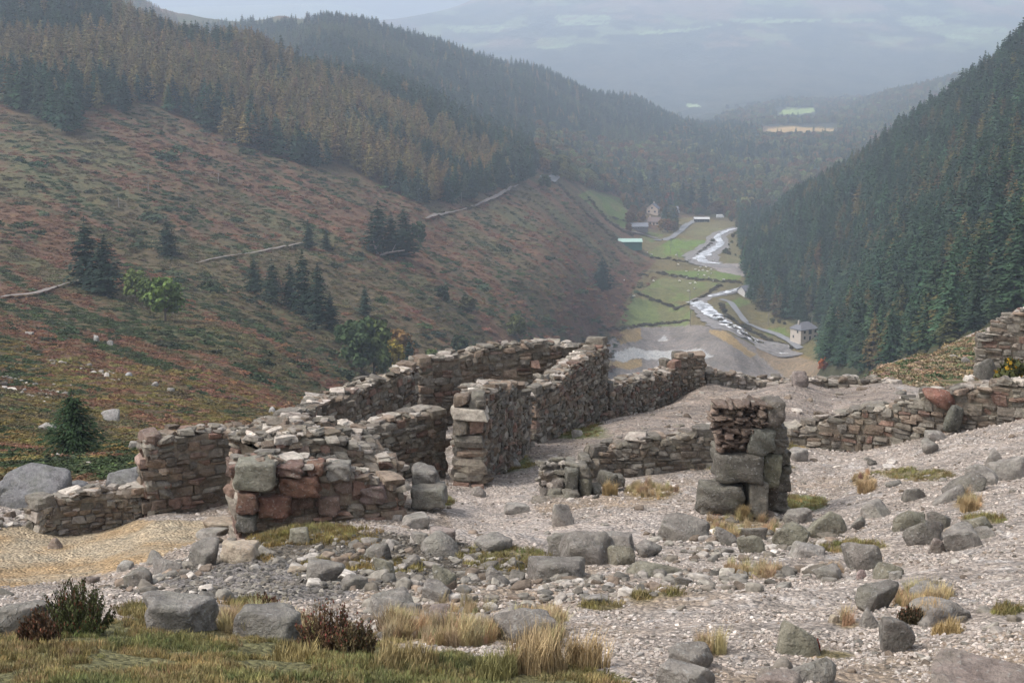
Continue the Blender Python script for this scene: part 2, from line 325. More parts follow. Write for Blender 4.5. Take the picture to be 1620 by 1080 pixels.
def cover(X, Y, Z):
    px, py = proj(X, Y, Z)
    n1 = fbm(X/1.3, Y/1.3, 21, 5); n2 = fbm(X/.25, Y/.25, 22, 3); n3 = fbm(X/5., Y/5., 23, 4)
    c = np.empty(X.shape+(3,)); c[...] = (.37, .32, .28)
    c = lerp(c, (.265, .23, .20), smooth(.48, .62, n1)*.65); c = lerp(c, (.27, .20, .13), smooth(.55, .72, n3)*.55); c = lerp(c, (.5, .46, .43), smooth(.62, .8, n2)*.6)
    def put(m, col, k=1.): 
        nonlocal c; c = lerp(c, col, m.astype(float)*k)
    nr = Y < 70
    put(nr & soft(px, py, SHELF, X, Y, 12), (.33, .275, .235), .8); put(nr & soft(px, py, PASS, X, Y, 10), (.43, .375, .335), .75)
    c = np.where((nr & soft(px, py, SHELF, X, Y, 12))[..., None], lerp(c, (.20, .17, .15), smooth(.5, .6, fbm(X/1.1, Y/.35, 77, 4))*.7), c)
    m = nr & soft(px, py, SAND, X, Y, 10); put(m, (.40, .33, .235)); c = np.where(m[..., None], lerp(c, (.36, .235, .115), smooth(-.1, .3, n1-.5+smooth(870, 905, py)*.22)*.7), c)
    m = nr & soft(px, py, SOIL, X, Y, 26); put(m, (.095, .082, .065), .9); c = np.where(m[..., None], lerp(c, (.16, .125, .06), smooth(.5, .62, n1)*.7), c)
    m = nr & soft(px, py, GREYG, X, Y, 20); put(m, (.17, .16, .155), .8)
    m = nr & soft(px, py, GRASS_FG, X, Y, 26); put(m, (.13, .125, .05), .9)
    for a, b, rx, ry, k in TUFTS:
        if rx == 0: continue
        e = ((px-a)/rx)**2+((py-b)/ry)**2+(n1-.5)*2.4
        c = np.where(nr[..., None], lerp(c, ((.17, .14, .06), (.11, .14, .04), (.26, .19, .10))[k], smooth(1.2, .5, e)*.8), c)
    # bracken on the brow to the right
    m = (Y < 125) & (Y > 50) & (px > 1300) & soft(px, py, BRACKEN_R, X, Y, 8)
    put(m, (.24, .19, .125)); c = np.where(m[..., None], lerp(c, (.10, .105, .045), smooth(.5, .62, n3)*.9), c)
    # hillsides beyond: heath, bracken, gorse
    hs_ = smooth(33, 52, Y+(n3-.5)*14)*((px < 480) | (Y > 62))
    if True:
        a = fbm((.82*X+.57*Y)/15., (.57*X-.82*Y)/95., 31, 5); b = fbm((.82*X+.57*Y)/6., (.57*X-.82*Y)/48., 32, 5); d = fbm(X/2.6, Y/2.6, 33, 4)
        h = np.empty_like(c); h[...] = (.102, .080, .046)
        rust = smooth(.45, .57, a+(b-.5)*.5+.035*smooth(150, 330, Y)+.05*smooth(520, 380, px)*smooth(430, 330, py)); h = lerp(h, (.15, .082, .052), rust*.8)
        h = lerp(h, (.058, .066, .036), smooth(.56, .64, b+(d-.5)*.35)*.6)
        h = lerp(h, (.095, .11, .05), smooth(.62, .7, fbm(X/40., Y/40., 35, 4))*.45)
        h = lerp(h, (.17, .13, .06), smooth(.6, .75, d)*.5)
        lowl = smooth(200, 110, Y); h = lerp(h, (.135, .105, .045), smooth(.5, .62, d+(b-.5)*.4)*.6*lowl); h = lerp(h, (.105, .065, .05), smooth(.55, .65, fbm(X/9., Y/9., 38))*.7*lowl)
        c = np.where((~((Y < 125) & (px > 1300)))[..., None], lerp(c, h, 0)*(1-hs_[..., None])+h*hs_[..., None], c)
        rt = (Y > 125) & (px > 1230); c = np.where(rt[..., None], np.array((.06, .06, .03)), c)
    # reddish bracken bank, valley fields, tailings
    far = Y > 560
    m = far & soft(px, py, [(900, 470), (980, 415), (1040, 415), (1060, 430), (1010, 460), (980, 500), (940, 540), (880, 520)], X, Y, 16); put(m, (.125, .062, .038), .75)
    vf = far & (Y < 1500) & soft(px, py, [(1000, 540), (985, 480), (1010, 440), (1040, 410), (1000, 385), (1080, 345), (1170, 350), (1180, 440), (1200, 480), (1300, 540), (1300, 600), (1000, 600)], X, Y, 5); put(vf, (.15, .13, .06), .8)
    m = far & soft(px, py, TAIL, X, Y, 5); put(m, (.22, .195, .178))
    t1 = fbm(X/20., Y/45., 41, 4); t2 = fbm(X/9., Y/30., 42, 4)
    c = np.where(m[..., None], lerp(c, (.15, .135, .12), smooth(.5, .6, t2)*.7), c)
    pale = inpoly(px+(t1-.5)*40, py+(t2-.5)*14, [(965, 556), (1000, 550), (1045, 555), (1040, 566), (990, 572), (962, 568)]) | inpoly(px+(t1-.5)*40, py+(t2-.5)*14, [(1040, 556), (1110, 552), (1130, 565), (1080, 575), (1040, 572)]) | inpoly(px+(t2-.5)*20, py+(t1-.5)*10, [(1038, 540), (1050, 532), (1055, 540)])
    put(m & pale, (.44, .44, .43), .85)
    oc = inpoly(px+(t1-.5)*30, py+(t2-.5)*10, [(965, 520), (1020, 518), (1020, 535), (980, 545)]) | inpoly(px+(t1-.5)*30, py+(t2-.5)*10, [(955, 572), (1015, 570), (1015, 582), (955, 584)]) | inpoly(px+(t1-.5)*20, py+(t2-.5)*10, [(1120, 522), (1150, 525), (1200, 560), (1190, 565), (1130, 530)])
    put(m & oc, (.34, .24, .11), .85)
    m = far & (py > 534) & inpoly(px+(t1-.5)*10, py+(t2-.5)*6, [(1195, 530), (1240, 545), (1300, 575), (1320, 600), (1250, 600), (1200, 560)]); put(m, (.25, .17, .08), .6)
    m = far & inpoly(px, py+(t2-.5)*5, QUARRY); put(m, (.27, .24, .225))
    for poly, col in FIELDS:
        m = far & inpoly(px+(t1-.5)*6, py+(t2-.5)*2.5, poly); put(m, col, .95); c = np.where(m[..., None], lerp(c, (.16, .135, .07), smooth(.48, .6, t2)*.55)*(.72+.5*t1[..., None]), c)
    # moor top, far country
    m = (Y > 1700) & (Y < 4500) & (px < 640) & (py < 60); mm = m.astype(float)*smooth(30, 18, py+(a-.5)*20-(px-300)*.02); c = lerp(c, (.16, .095, .07), mm*.8); c = lerp(c, (.06, .07, .035), m.astype(float)*(1-mm)*.8)
    fr = (Y > 3550) | ((Y > 2600) & (px > 640)); f1 = fbm(X/260., Y/520., 61, 5); f2 = fbm(X/60., Y/120., 62, 4)
    fc = np.empty_like(c); fc[...] = (.055, .06, .035); fc = lerp(fc, (.14, .095, .06), smooth(.48, .6, f1)*.9); fc = lerp(fc, (.022, .03, .02), smooth(.5, .58, f2)*.8); fc = lerp(fc, (.16, .19, .09), smooth(.62, .68, fbm(X/140., Y/300., 63, 4))*smooth(110, 60, py)*.7); fc = lerp(fc, (.16, .11, .075), smooth(30, 5, py)*smooth(.4, .55, f1))
    fc = lerp(fc, lerp(np.full_like(fc, .05)*np.array((1., 1.05, .75)), (.028, .035, .024), smooth(.47, .55, f2)), smooth(72, 88, py+(f1-.5)*30)*.9)
    c = np.where(fr[..., None], fc, c)
    for poly, k in FARF: put((Y > 4000) & inpoly(px+(f1-.5)*16+(f2-.5)*5, py+(f1-.5)*5+(f2-.5)*2, poly) & (np.abs(np.mod(px+py*2.3+f1*30, 31)-15) < 14) & (np.abs(np.mod(py+px*.06, 6.5)-3.2) < 2.9), (.24, .31, .15), k*.85)
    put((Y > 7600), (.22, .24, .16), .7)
    for poly, col in FIELDS[7:10]: put((Y > 1500) & inpoly(px+(f1-.5)*14, py+(f2-.5)*4, poly), col, 1.)
    return np.clip(c*(.88+.24*n2[..., None]), .01, .8)
NU, UM = 900, .46
ys = [3.]
def step(Y):
    if Y < 60: return .0042
    if Y < 500: return .0060
    if Y < 1500: return .0032
    return .007
while ys[-1] < 9600: ys.append(ys[-1]*(1+step(ys[-1])))
ys = np.array(ys); us = np.linspace(-UM, UM, NU)
GX = us[None, :]*(ys[:, None]+3); GY = np.repeat(ys[:, None], NU, 1)
GZ = H(GX, GY)
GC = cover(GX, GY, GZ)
def ground_mat(name, fine, fs, bd, stony=False):
    m, t, b = newmat(name); a = N(t, 'ShaderNodeVertexColor', layer_name='cover'); g = N(t, 'ShaderNodeNewGeometry').outputs['Position']
    n1 = noise(t, g, fs, 6, .65); n2 = noise(t, g, fs*.21, 4, .6)
    f = ramp(t, n1, [(.3, 1-fine), (.5, 1.), (.72, 1+fine)]); c = mixc(t, a.outputs['Color'], f, 1.)
    f = ramp(t, n2, [(.3, (.82, .85, .88)), (.7, (1.18, 1.13, 1.08))]); c = mixc(t, c, f, 1.)
    h = n1
    if stony:
        v = N(t, 'ShaderNodeTexVoronoi'); v.inputs['Scale'].default_value = 17; t.links.new(g, v.inputs['Vector'])
        f = ramp(t, v.outputs['Color'], [(.2, .72), (.55, 1.), (.9, 1.45)]); c = mixc(t, c, f, .75)
        f = ramp(t, v.outputs['Distance'], [(0, 1.), (.8, .55)]); c = mixc(t, c, f, .6)
        v2 = N(t, 'ShaderNodeTexVoronoi'); v2.inputs['Scale'].default_value = 42; t.links.new(g, v2.inputs['Vector'])
        f = ramp(t, v2.outputs['Color'], [(.2, .8), (.8, 1.3)]); c = mixc(t, c, f, .7)
        ma = N(t, 'ShaderNodeMath', operation='SUBTRACT'); t.links.new(n1, ma.inputs[0]); t.links.new(v.outputs['Distance'], ma.inputs[1]); h = ma.outputs[0]
    t.links.new(c, b.inputs['Base Color']); b.inputs['Roughness'].default_value = .95; b.inputs['Specular IOR Level'].default_value = .1
    bump(t, b, h, bd); return m
M['ground'] = ground_mat('stony_ground', .3, 9, .05, True)
M['hill'] = ground_mat('heath_hillside', .45, 1.1, .7)
M['farhill'] = ground_mat('far_hill_country', .35, .03, 12)
def strip(name, r0, r1, mat, c0=0, c1=NU):
    r1 = min(r1, len(ys)); c1 = min(c1, NU); nr, nc = r1-r0, c1-c0
    V = np.stack([GX, GY, GZ], 2)[r0:r1, c0:c1].reshape(-1, 3); i = np.arange(nr*nc).reshape(nr, nc)
    F = np.stack([i[:-1, :-1], i[:-1, 1:], i[1:, 1:], i[1:, :-1]], 2).reshape(-1, 4)
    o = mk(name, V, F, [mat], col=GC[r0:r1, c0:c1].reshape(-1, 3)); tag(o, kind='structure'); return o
k1 = int(np.searchsorted(ys, 62)); k2 = int(np.searchsorted(ys, 3400)); cm = int(np.searchsorted(us, .058)); 
strip('ground', 0, k1+1, M['ground'])
kv = int(np.searchsorted(ys, 560))
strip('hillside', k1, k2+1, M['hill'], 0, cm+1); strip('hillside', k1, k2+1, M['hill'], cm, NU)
strip('far_hills', k2, len(ys), M['farhill'])
# haze
hm = bpy.data.materials.new('haze'); hm.use_nodes = True; t = hm.node_tree; t.nodes.clear(); o_ = t.nodes.new('ShaderNodeOutputMaterial'); pv = t.nodes.new('ShaderNodeVolumePrincipled')
pv.inputs['Color'].default_value = (.73, .84, 1.0, 1); pv.inputs['Density'].default_value = HAZE_DENSITY; pv.inputs['Anisotropy'].default_value = .2
t.links.new(pv.outputs[0], o_.inputs['Volume']); hm.cycles.homogeneous_volume = True
zlo, zhi = float(GZ.min())-1, float(GZ.max())+30
V, F = box((0, 4780, (zlo+zhi)/2), (4700, 4960, (zhi-zlo)/2)); tag(mk('haze', V, F, [hm], sm=False), 'thin blue haze filling the whole valley', 'haze', kind='stuff')
# ================================================================ TREES AND SCRUB
def quads(C, A, B):
    """centres C with half axes A, B -> quads"""
    n = len(C); V = np.stack([C-A-B, C+A-B, C+A+B, C-A+B], 1).reshape(-1, 3); return V, np.arange(4*n).reshape(n, 4)
def conifer(seed, h=16., r=3.0, nw=26, nb=7, nq=6, up=0., bare=.08, q=.5):
    R = np.random.default_rng(seed); C, A, B = [], [], []
    lean = R.normal(0, .012, 2)
    for w in range(nw):
        f = (w+R.random()*.6)/nw; z = h*(bare+(1-bare)*f)
        rr = r*min(1, (1-f)**.75*1.08+.03)*R.uniform(.8, 1.12)*(1 if f > .08 else .7)
        for b in range(nb if f < .85 else 4):
            a = R.uniform(0, 6.283); L = rr*R.uniform(.6, 1.15); d = np.array([math.cos(a), math.sin(a), 0]); s = np.array([-d[1], d[0], 0])
            nn = max(2, int(nq*(L/r)**.7+.5))
            for k in range(nn):
                t = (k+.6)/nn; p = d*L*t+np.array([0, 0, z+up*L*t-(.28*L*t*t)+L*t*.1+R.normal(0, .08)]); wd = q*(1.15-.7*t)*(.55+.45*L/r)*R.uniform(.7, 1.3)
                ax = (s+R.normal(0, .35, 3))*wd; bx = (d*L/nn*.62+np.array([0, 0, -.2*L/nn])+R.normal(0, .05, 3)*wd)
                C.append(p+s*R.normal(0, .12*L)); A.append(ax*.8); B.append(bx)
        if f > .9: C.append(np.array([0, 0, z])); A.append(np.array([.0075*h, 0, 0])); B.append(np.array([0, 0, .022*h]))
    V, F = quads(np.array(C), np.array(A), np.array(B)); V[:, :2] += V[:, 2:3]*lean
    T = tube([(0, 0, -1.2), (0, 0, h*.3), (lean[0]*h, lean[1]*h, h*.97)], [.022*h*.55, .012*h*.7, .02], 6)
    return T, (V, F)
def broadleaf(seed, h=11., r=4.5, ncl=15, nl=150, q=.3, low=.22):
    R = np.random.default_rng(seed); C, A, B = [], [], []; limbs = [tube([(0, 0, -.8), (0, 0, h*.25), (R.normal(0, .2), R.normal(0, .2), h*.5)], [.028*h, .02*h, .012*h], 6)]
    for c in range(ncl):
        f = (c+.5)/ncl; a = c*2.4+R.random(); zz = h*(low+(.92-low)*f**.8); rad = r*math.sqrt(max(.06, 1-((f-.38)/.68)**2))*R.uniform(.45, .85)
        cc = np.array([math.cos(a)*rad, math.sin(a)*rad, zz]); cr = r*R.uniform(.28, .45)*(1.1-.45*f)
        limbs.append(tube([(0, 0, h*(.2+.25*f)), cc*np.array([.5, .5, 1])-np.array([0, 0, cr*.3]), cc], [.010*h, .006*h, .003*h], 4))
        d = R.normal(0, 1, (nl, 3)); d /= np.linalg.norm(d, axis=1)[:, None]; p = cc+d*cr*(R.random((nl, 1))**.35)*np.array([1.1, 1.1, .8])*(1+.25*R.normal(0, 1, (nl, 1)))
        a1 = R.normal(0, 1, (nl, 3)); a1 /= np.linalg.norm(a1, axis=1)[:, None]; n_ = d+R.normal(0, .5, (nl, 3)); b1 = np.cross(a1, n_); b1 /= np.linalg.norm(b1, axis=1)[:, None]+1e-6; a1 = np.cross(b1, n_); a1 /= np.linalg.norm(a1, axis=1)[:, None]+1e-6
        s = q*R.uniform(.6, 1.3, (nl, 1)); C.append(p); A.append(a1*s); B.append(b1*s)
    V, F = quads(np.concatenate(C), np.concatenate(A), np.concatenate(B)); return cat_mesh(limbs), (V, F)
def dome(seed, r=1., h=.8, n=170, q=.13, sp=.25):
    """low bush of leafy sprays"""
    R = np.random.default_rng(seed); d = R.normal(0, 1, (n, 3)); d[:, 2] = np.abs(d[:, 2]); d /= np.linalg.norm(d, axis=1)[:, None]
    lump = 1+sp*np.sin(d[:, 0]*5+seed)*np.cos(d[:, 1]*6+seed*2)+.1*R.normal(0, 1, n)
    p = d*(R.random((n, 1))**.25)*np.array([r, r, h])*lump[:, None]
    a = R.normal(0, 1, (n, 3)); a /= np.linalg.norm(a, axis=1)[:, None]; b = np.cross(a, d+R.normal(0, .6, (n, 3))); b /= np.linalg.norm(b, axis=1)[:, None]+1e-6
    s = q*R.uniform(.6, 1.5, (n, 1)); return quads(p, a*s, b*s*.8)
def src_tree(name, T, Cr):
    V, F = cat_mesh([T, Cr]); mi = np.r_[np.zeros(len(T[1]), int), np.ones(len(Cr[1]), int)]
    return source(name, mk(name, V, F, [M['bark'], M['leaf']], mi=mi, sm=False, link=False))
TREES = {}
def kind(k, gens):
    L = []
    for T, Cr in gens:
        L.append((mk(k+'_trunk', *T, [M['bark']], link=False), mk(k+'_crown', *Cr, [M['leaf']], sm=False, link=False), src_tree(k+'_source', T, Cr)))
    TREES[k] = L
kind('spruce', [conifer(s, 16, 3.7+.4*(s % 3), nw=27, nb=9, nq=7, q=.62) for s in (1, 2, 3, 4)])
kind('larch', [conifer(s, 16, 4.4, nw=24, nb=8, nq=7, up=.12, q=.5) for s in (11, 12, 13)])
kind('broadleaf', [broadleaf(s) for s in (21, 22, 23)])
kind('pine', [conifer(s, 15, 4.6, nw=26, nb=13, nq=10, up=.1, q=.5, bare=.06) for s in (31, 32)])
HT = dict(spruce=16., larch=16., broadleaf=11., pine=15.)
def put_tree(k, var, loc, sc, rz, col, name, label, cat, group=None):
    tm, cmh, _ = TREES[k][var]; r = empty(name, loc, rz); r.scale = (sc[0], sc[0], sc[1]) if hasattr(sc, '__len__') else (sc,)*3
    tag(r, label, cat, group)
    a = bpy.data.objects.new('trunk', tm); b = bpy.data.objects.new('crown', cmh)
    for o in (a, b): COL.objects.link(o); o.parent = r
    tint(b, col); return r
LEFT = [(-400, 60), (-60, 148), (0, 168), (60, 190), (110, 222), (128, 215), (122, 172), (200, 183), (210, 162), (260, 175), (330, 208), (400, 238), (500, 268), (545, 262), (600, 292), (660, 325), (720, 325), (780, 305), (835, 290), (850, 270), (840, 240), (850, 205),
        (930, 225), (1000, 240), (1060, 262), (1190, 262), (1200, 215), (1130, 195), (1060, 185), (1000, 158), (850, 100), (700, 55), (610, 5), (560, 30), (460, 50), (420, 48), (300, 50), (190, -10), (60, -80), (-400, -200)]
RIGHT = [(1186, 478), (1172, 400), (1165, 360), (1200, 335), (1300, 285), (1400, 232), (1500, 168), (1620, 82), (1720, 20), (2100, -100), (2100, 400), (1720, 455), (1620, 492), (1500, 548), (1440, 572), (1400, 590), (1340, 592), (1300, 575), (1300, 540), (1290, 520), (1250, 512), (1215, 500)]
MIX = [(850, 205), (930, 225), (1000, 240), (1050, 220), (1120, 185), (1240, 165), (1340, 172), (1420, 200), (1400, 232), (1300, 285), (1200, 335), (1170, 345), (1100, 338), (1060, 325), (1010, 318), (930, 300), (880, 285), (855, 275), (845, 240)]
VALLEY = [(1130, 190), (1240, 160), (1330, 160), (1420, 90), (1500, 20), (1640, -60), (1750, -60), (1750, 60), (1500, 170), (1400, 225), (1300, 245), (1200, 250)]
def forest_pts(sp, X0, X1, Y0, Y1, jit=.38):
    xs = np.arange(X0, X1, sp); yy = np.arange(Y0, Y1, sp); X, Y = np.meshgrid(xs, yy); X = X.ravel(); Y = Y.ravel()
    k = np.abs(X/Y) < .40; X, Y = X[k], Y[k]
    X = X+rng.normal(0, sp*jit, X.size); Y = Y+rng.normal(0, sp*jit, Y.size); Z = H(X, Y); px, py = proj(X, Y, Z); return X, Y, Z, px, py
groups = {'spruce': [], 'larch': [], 'broadleaf': []}
def addf(k, X, Y, Z, h, col): groups[k].append(np.c_[X, Y, Z, h, col])
def jcol(base, n, v=.18): return np.array(base)*np.exp(rng.normal(0, v, (n, 1)))*np.exp(rng.normal(0, .07, (n, 3)))
SPR, SPR2, LAR, BRO = (.037, .063, .039), (.045, .062, .032), (.16, .122, .05), (.105, .108, .042)
# left forests: rows on the first spur, then the blue woods behind
for sp, Y0, Y1 in ((5.3, 560, 1200), (6.4, 1200, 2000), (8.5, 2000, 2750)):
    X, Y, Z, px, py = forest_pts(sp, -Y1*.4, Y1*.2, Y0, Y1)
    k = inpoly(px, py, LEFT) & (px > -160); X, Y, Z, px, py = X[k], Y[k], Z[k], px[k], py[k]
    n1 = fbm(X/60, Y/60, 71, 3); n2 = rng.random(X.size)
    lz = inpoly(px, py, [(-200, 90), (60, 75), (280, 60), (400, 85), (560, 150), (700, 215), (800, 265), (780, 290), (680, 325), (600, 290), (400, 238), (210, 165), (120, 150), (-200, 130)]) & (Y < 1180)
    lz2 = lz & (n1+.18*(n2-.5) > .38)
    top = (py < 70) & (px < 330) & (n1 > .55); lz2 = lz2 | (top & (n2 < .5)) | ((px < 330) & (px > 180) & (py < 75) & (n2 < .7))
    clear = inpoly(px, py, [(845, 240), (900, 240), (985, 262), (970, 275), (880, 275), (850, 272)]) & (n2 < .8)
    clear |= inpoly(px, py, [(300, 50), (420, 50), (560, 60), (620, 44), (700, 90), (500, 100), (420, 75)]) & (n2 < .1)
    pale = (Y > 1500) & (fbm(X/150, Y/150, 72, 3) > .56)
    lr = lz2 & ~clear; sprm = ~lz2 & ~clear
    addf('larch', X[lr], Y[lr], Z[lr], rng.uniform(12, 17, lr.sum()), jcol(LAR, lr.sum()))
    m = sprm & ~pale; h = np.where(Y[m] > 1300, 17, 16)*rng.uniform(.65, 1.15, m.sum())*(.75+.5*fbm(X[m]/40, Y[m]/40, 74, 3)); cc = jcol(SPR, m.sum()); wl = rng.random(m.sum()) < .07; cc[wl] = jcol(LAR, wl.sum()); addf('spruce', X[m], Y[m], Z[m], h, cc)
    m = sprm & pale; addf('spruce', X[m], Y[m], Z[m], 12*rng.uniform(.6, 1.1, m.sum()), jcol((.075, .09, .04), m.sum()))
# right forest
X, Y, Z, px, py = forest_pts(5.0, 40, 560, 280, 1330)
k = inpoly(px, py, RIGHT) & (px < 1760) & (rng.random(X.size) > .10+.5*(fbm(X/22, Y/22, 76, 3) > .66)); X, Y, Z, px, py = X[k], Y[k], Z[k], px[k], py[k]
n1 = fbm(X/45, Y/45, 73, 3); n2 = rng.random(X.size); cc = jcol((.034, .062, .033), X.size, .25)
lr = (n2 < .05+.28*(n1 > .58)); m = ~lr
addf('spruce', X[m], Y[m], Z[m], 17*rng.uniform(.6, 1.15, m.sum())*(.72+.55*fbm(X[m]/28, Y[m]/28, 74, 3))*(1-.35*smooth(900, 1250, Y[m])), cc[m])
addf('larch', X[lr], Y[lr], Z[lr], 16*rng.uniform(.7, 1.05, lr.sum())*(1-.35*smooth(900, 1250, Y[lr])), jcol((.10, .085, .035), lr.sum()))
# mixed woods in the valley and on the far flank
for poly, sp, Y0, Y1, X0, X1 in ((MIX, 7., 1040, 2500, 0, 650), (VALLEY, 12., 2300, 3900, 250, 1200)):
    X, Y, Z, px, py = forest_pts(sp, X0, X1, Y0, Y1); k = inpoly(px, py, poly) & (rng.random(X.size) < .75)
    for q in FIELDS[7:10]+FIELDS[:1]: k &= ~inpoly(px, py, q[0])
    k &= ~inpoly(px, py, [(1200, 200), (1325, 197), (1330, 219), (1205, 221)]) & ~inpoly(px, py, [(1225, 172), (1290, 170), (1292, 190), (1228, 192)])
    X, Y, Z, px, py = X[k], Y[k], Z[k], px[k], py[k]; n2 = rng.random(X.size)+(fbm(X/80, Y/80, 75)-.5)*.8
    c = np.where((n2 < .25)[:, None], jcol((.14, .085, .035), X.size), jcol(BRO, X.size, .3)); s = (n2 > .85)
    addf('broadleaf', X[~s], Y[~s], Z[~s], 11*rng.uniform(.6, 1.25, (~s).sum()), c[~s]); addf('spruce', X[s], Y[s], Z[s], 18*rng.uniform(.6, 1.1, s.sum()), jcol(SPR, s.sum()))
X, Y, Z, px, py = forest_pts(7.5, 40, 330, 1000, 1700); k = inpoly(px, py, [(900, 285), (1060, 300), (1180, 290), (1175, 372), (1120, 366), (1060, 372), (1000, 372), (960, 345), (930, 300)]) & (rng.random(X.size) < .75)
for q in FIELDS[:7]: k &= ~inpoly(px, py, q[0])
k &= ~((abs(px-1085) < 14) & (py > 340) & (py < 375)) & ~((abs(px-1150) < 26) & (py > 352)) & ~((abs(px-1034) < 14) & (py > 330) & (py < 370)) & ~((abs(px-1110) < 16) & (py > 345)) & ~((abs(px-1139) < 8) & (py > 340) & (py < 362)) & ~((abs(px-1009) < 14) & (py > 356))
X, Y, Z, px, py = X[k], Y[k], Z[k], px[k], py[k]; n2 = rng.random(X.size); c = np.where((n2 < .3)[:, None], jcol((.14, .085, .04), X.size), jcol((.07, .08, .035), X.size, .3)); s = (n2 > .8); print('HAMLET', X.size)
addf('broadleaf', X[~s], Y[~s], Z[~s], 9*rng.uniform(.4, 1.2, (~s).sum()), c[~s]); addf('spruce', X[s], Y[s], Z[s], 17*rng.uniform(.6, 1.1, s.sum()), jcol(SPR, s.sum()))
# far wooded country: loose tall clumps
X, Y, Z, px, py = forest_pts(24., -600, 2300, 3500, 3600); n1 = fbm(X/260, Y/520, 61, 5); k = (n1 > .48) & (rng.random(X.size) < .7) & (py > 60)
addf('broadleaf', X[k], Y[k], Z[k]-2, 11*rng.uniform(.6, 1.3, k.sum()), jcol((.06, .065, .035), k.sum(), .2))
def visible(x, y, z, h):
    """is the tree's top in the frame and not behind nearer land"""
    px, py = proj(x, y, z+h*.6)
    if not (5 < px < 1615 and 0 < py < 720): return False
    t = np.linspace(.1, .96, 60); return bool(np.all(H(x*t, y*t) < (z+h*.6)*t))
GL = {'spruce': ('dark green spruce standing in the nearest rows of the {} plantation', 'spruce trees along the near edges of the plantations'), 'larch': ('golden brown larch standing in the nearest rows of the {} hillside', 'turning larches on the hillsides')}
for k in ('spruce', 'larch', 'broadleaf'):
    A_ = np.concatenate(groups[k]); ind = np.zeros(len(A_), bool)
    if k != 'broadleaf':
        order = np.argsort(-A_[:, 3]/A_[:, 1]); cnt = 0
        lim = 190 if k == 'spruce' else 80
        for i in order[:2200]:
            x, y, z, h = A_[i, :4]
            if k == 'larch' and x > 0: continue
            if visible(x, y, z, h):
                ind[i] = True; cnt += 1; v = int(rng.integers(len(TREES[k]))); s = h/HT[k]; side = 'right' if x > 0 else 'left'
                if k == 'spruce': lab = 'dark green spruce in the nearest rows of the dense %s hillside plantation' % side
                else: lab = 'golden brown larch in the lowest rows of the left hillside forest'
                put_tree(k, v, (x, y, z), (s*rng.uniform(.9, 1.1), s), rng.uniform(0, 6.28), A_[i, 4:7], k+'_tree', lab, 'tree', '%s trees at the edge of the %s hillside forest' % (k, side))
                if cnt >= lim: break
    B_ = A_[~ind]; n = len(B_); s = B_[:, 3]/HT[k]; w = s*rng.uniform(.85, 1.15, n)
    scatter({'spruce': 'spruce_forest', 'larch': 'larch_forest', 'broadleaf': 'broadleaf_woods'}[k], B_[:, :3], np.c_[np.zeros((n, 2)), rng.uniform(0, 6.28, n)], np.c_[w, w, s], B_[:, 4:7], [q[2] for q in TREES[k]],
            {'spruce': 'dense dark green spruce plantations covering both valley sides', 'larch': 'golden brown larch forest mixed through the hillside plantations', 'broadleaf': 'autumn coloured broadleaf woods filling the valley bottom far away'}[k], 'forest')
    print('FOREST', k, n, ind.sum())
X, Y, Z, px, py = forest_pts(8., 60, 330, 680, 1250); k = (inpoly(px, py, [(1140, 478), (1160, 500), (1200, 535), (1260, 552), (1285, 565), (1240, 560), (1180, 530), (1135, 500)]) | inpoly(px, py, [(1150, 372), (1175, 368), (1180, 415), (1140, 400)]) | inpoly(px, py, [(1175, 485), (1215, 515), (1260, 520), (1190, 470)]) | inpoly(px, py, [(900, 420), (990, 470), (975, 520), (900, 500)])) & (rng.random(X.size) < .35)
X, Y, Z = X[k], Y[k], Z[k]; n = len(X); c = jcol((.09, .085, .04), n, .3); s = rng.uniform(.12, .38, n); scatter('stream_bushes', np.c_[X, Y, Z-.4], np.c_[np.zeros((n, 2)), rng.uniform(0, 6.28, n)], np.c_[s, s, s*.8], c, [q[2] for q in TREES['broadleaf']], 'low round bushes along the stream and the valley road', 'bushes')
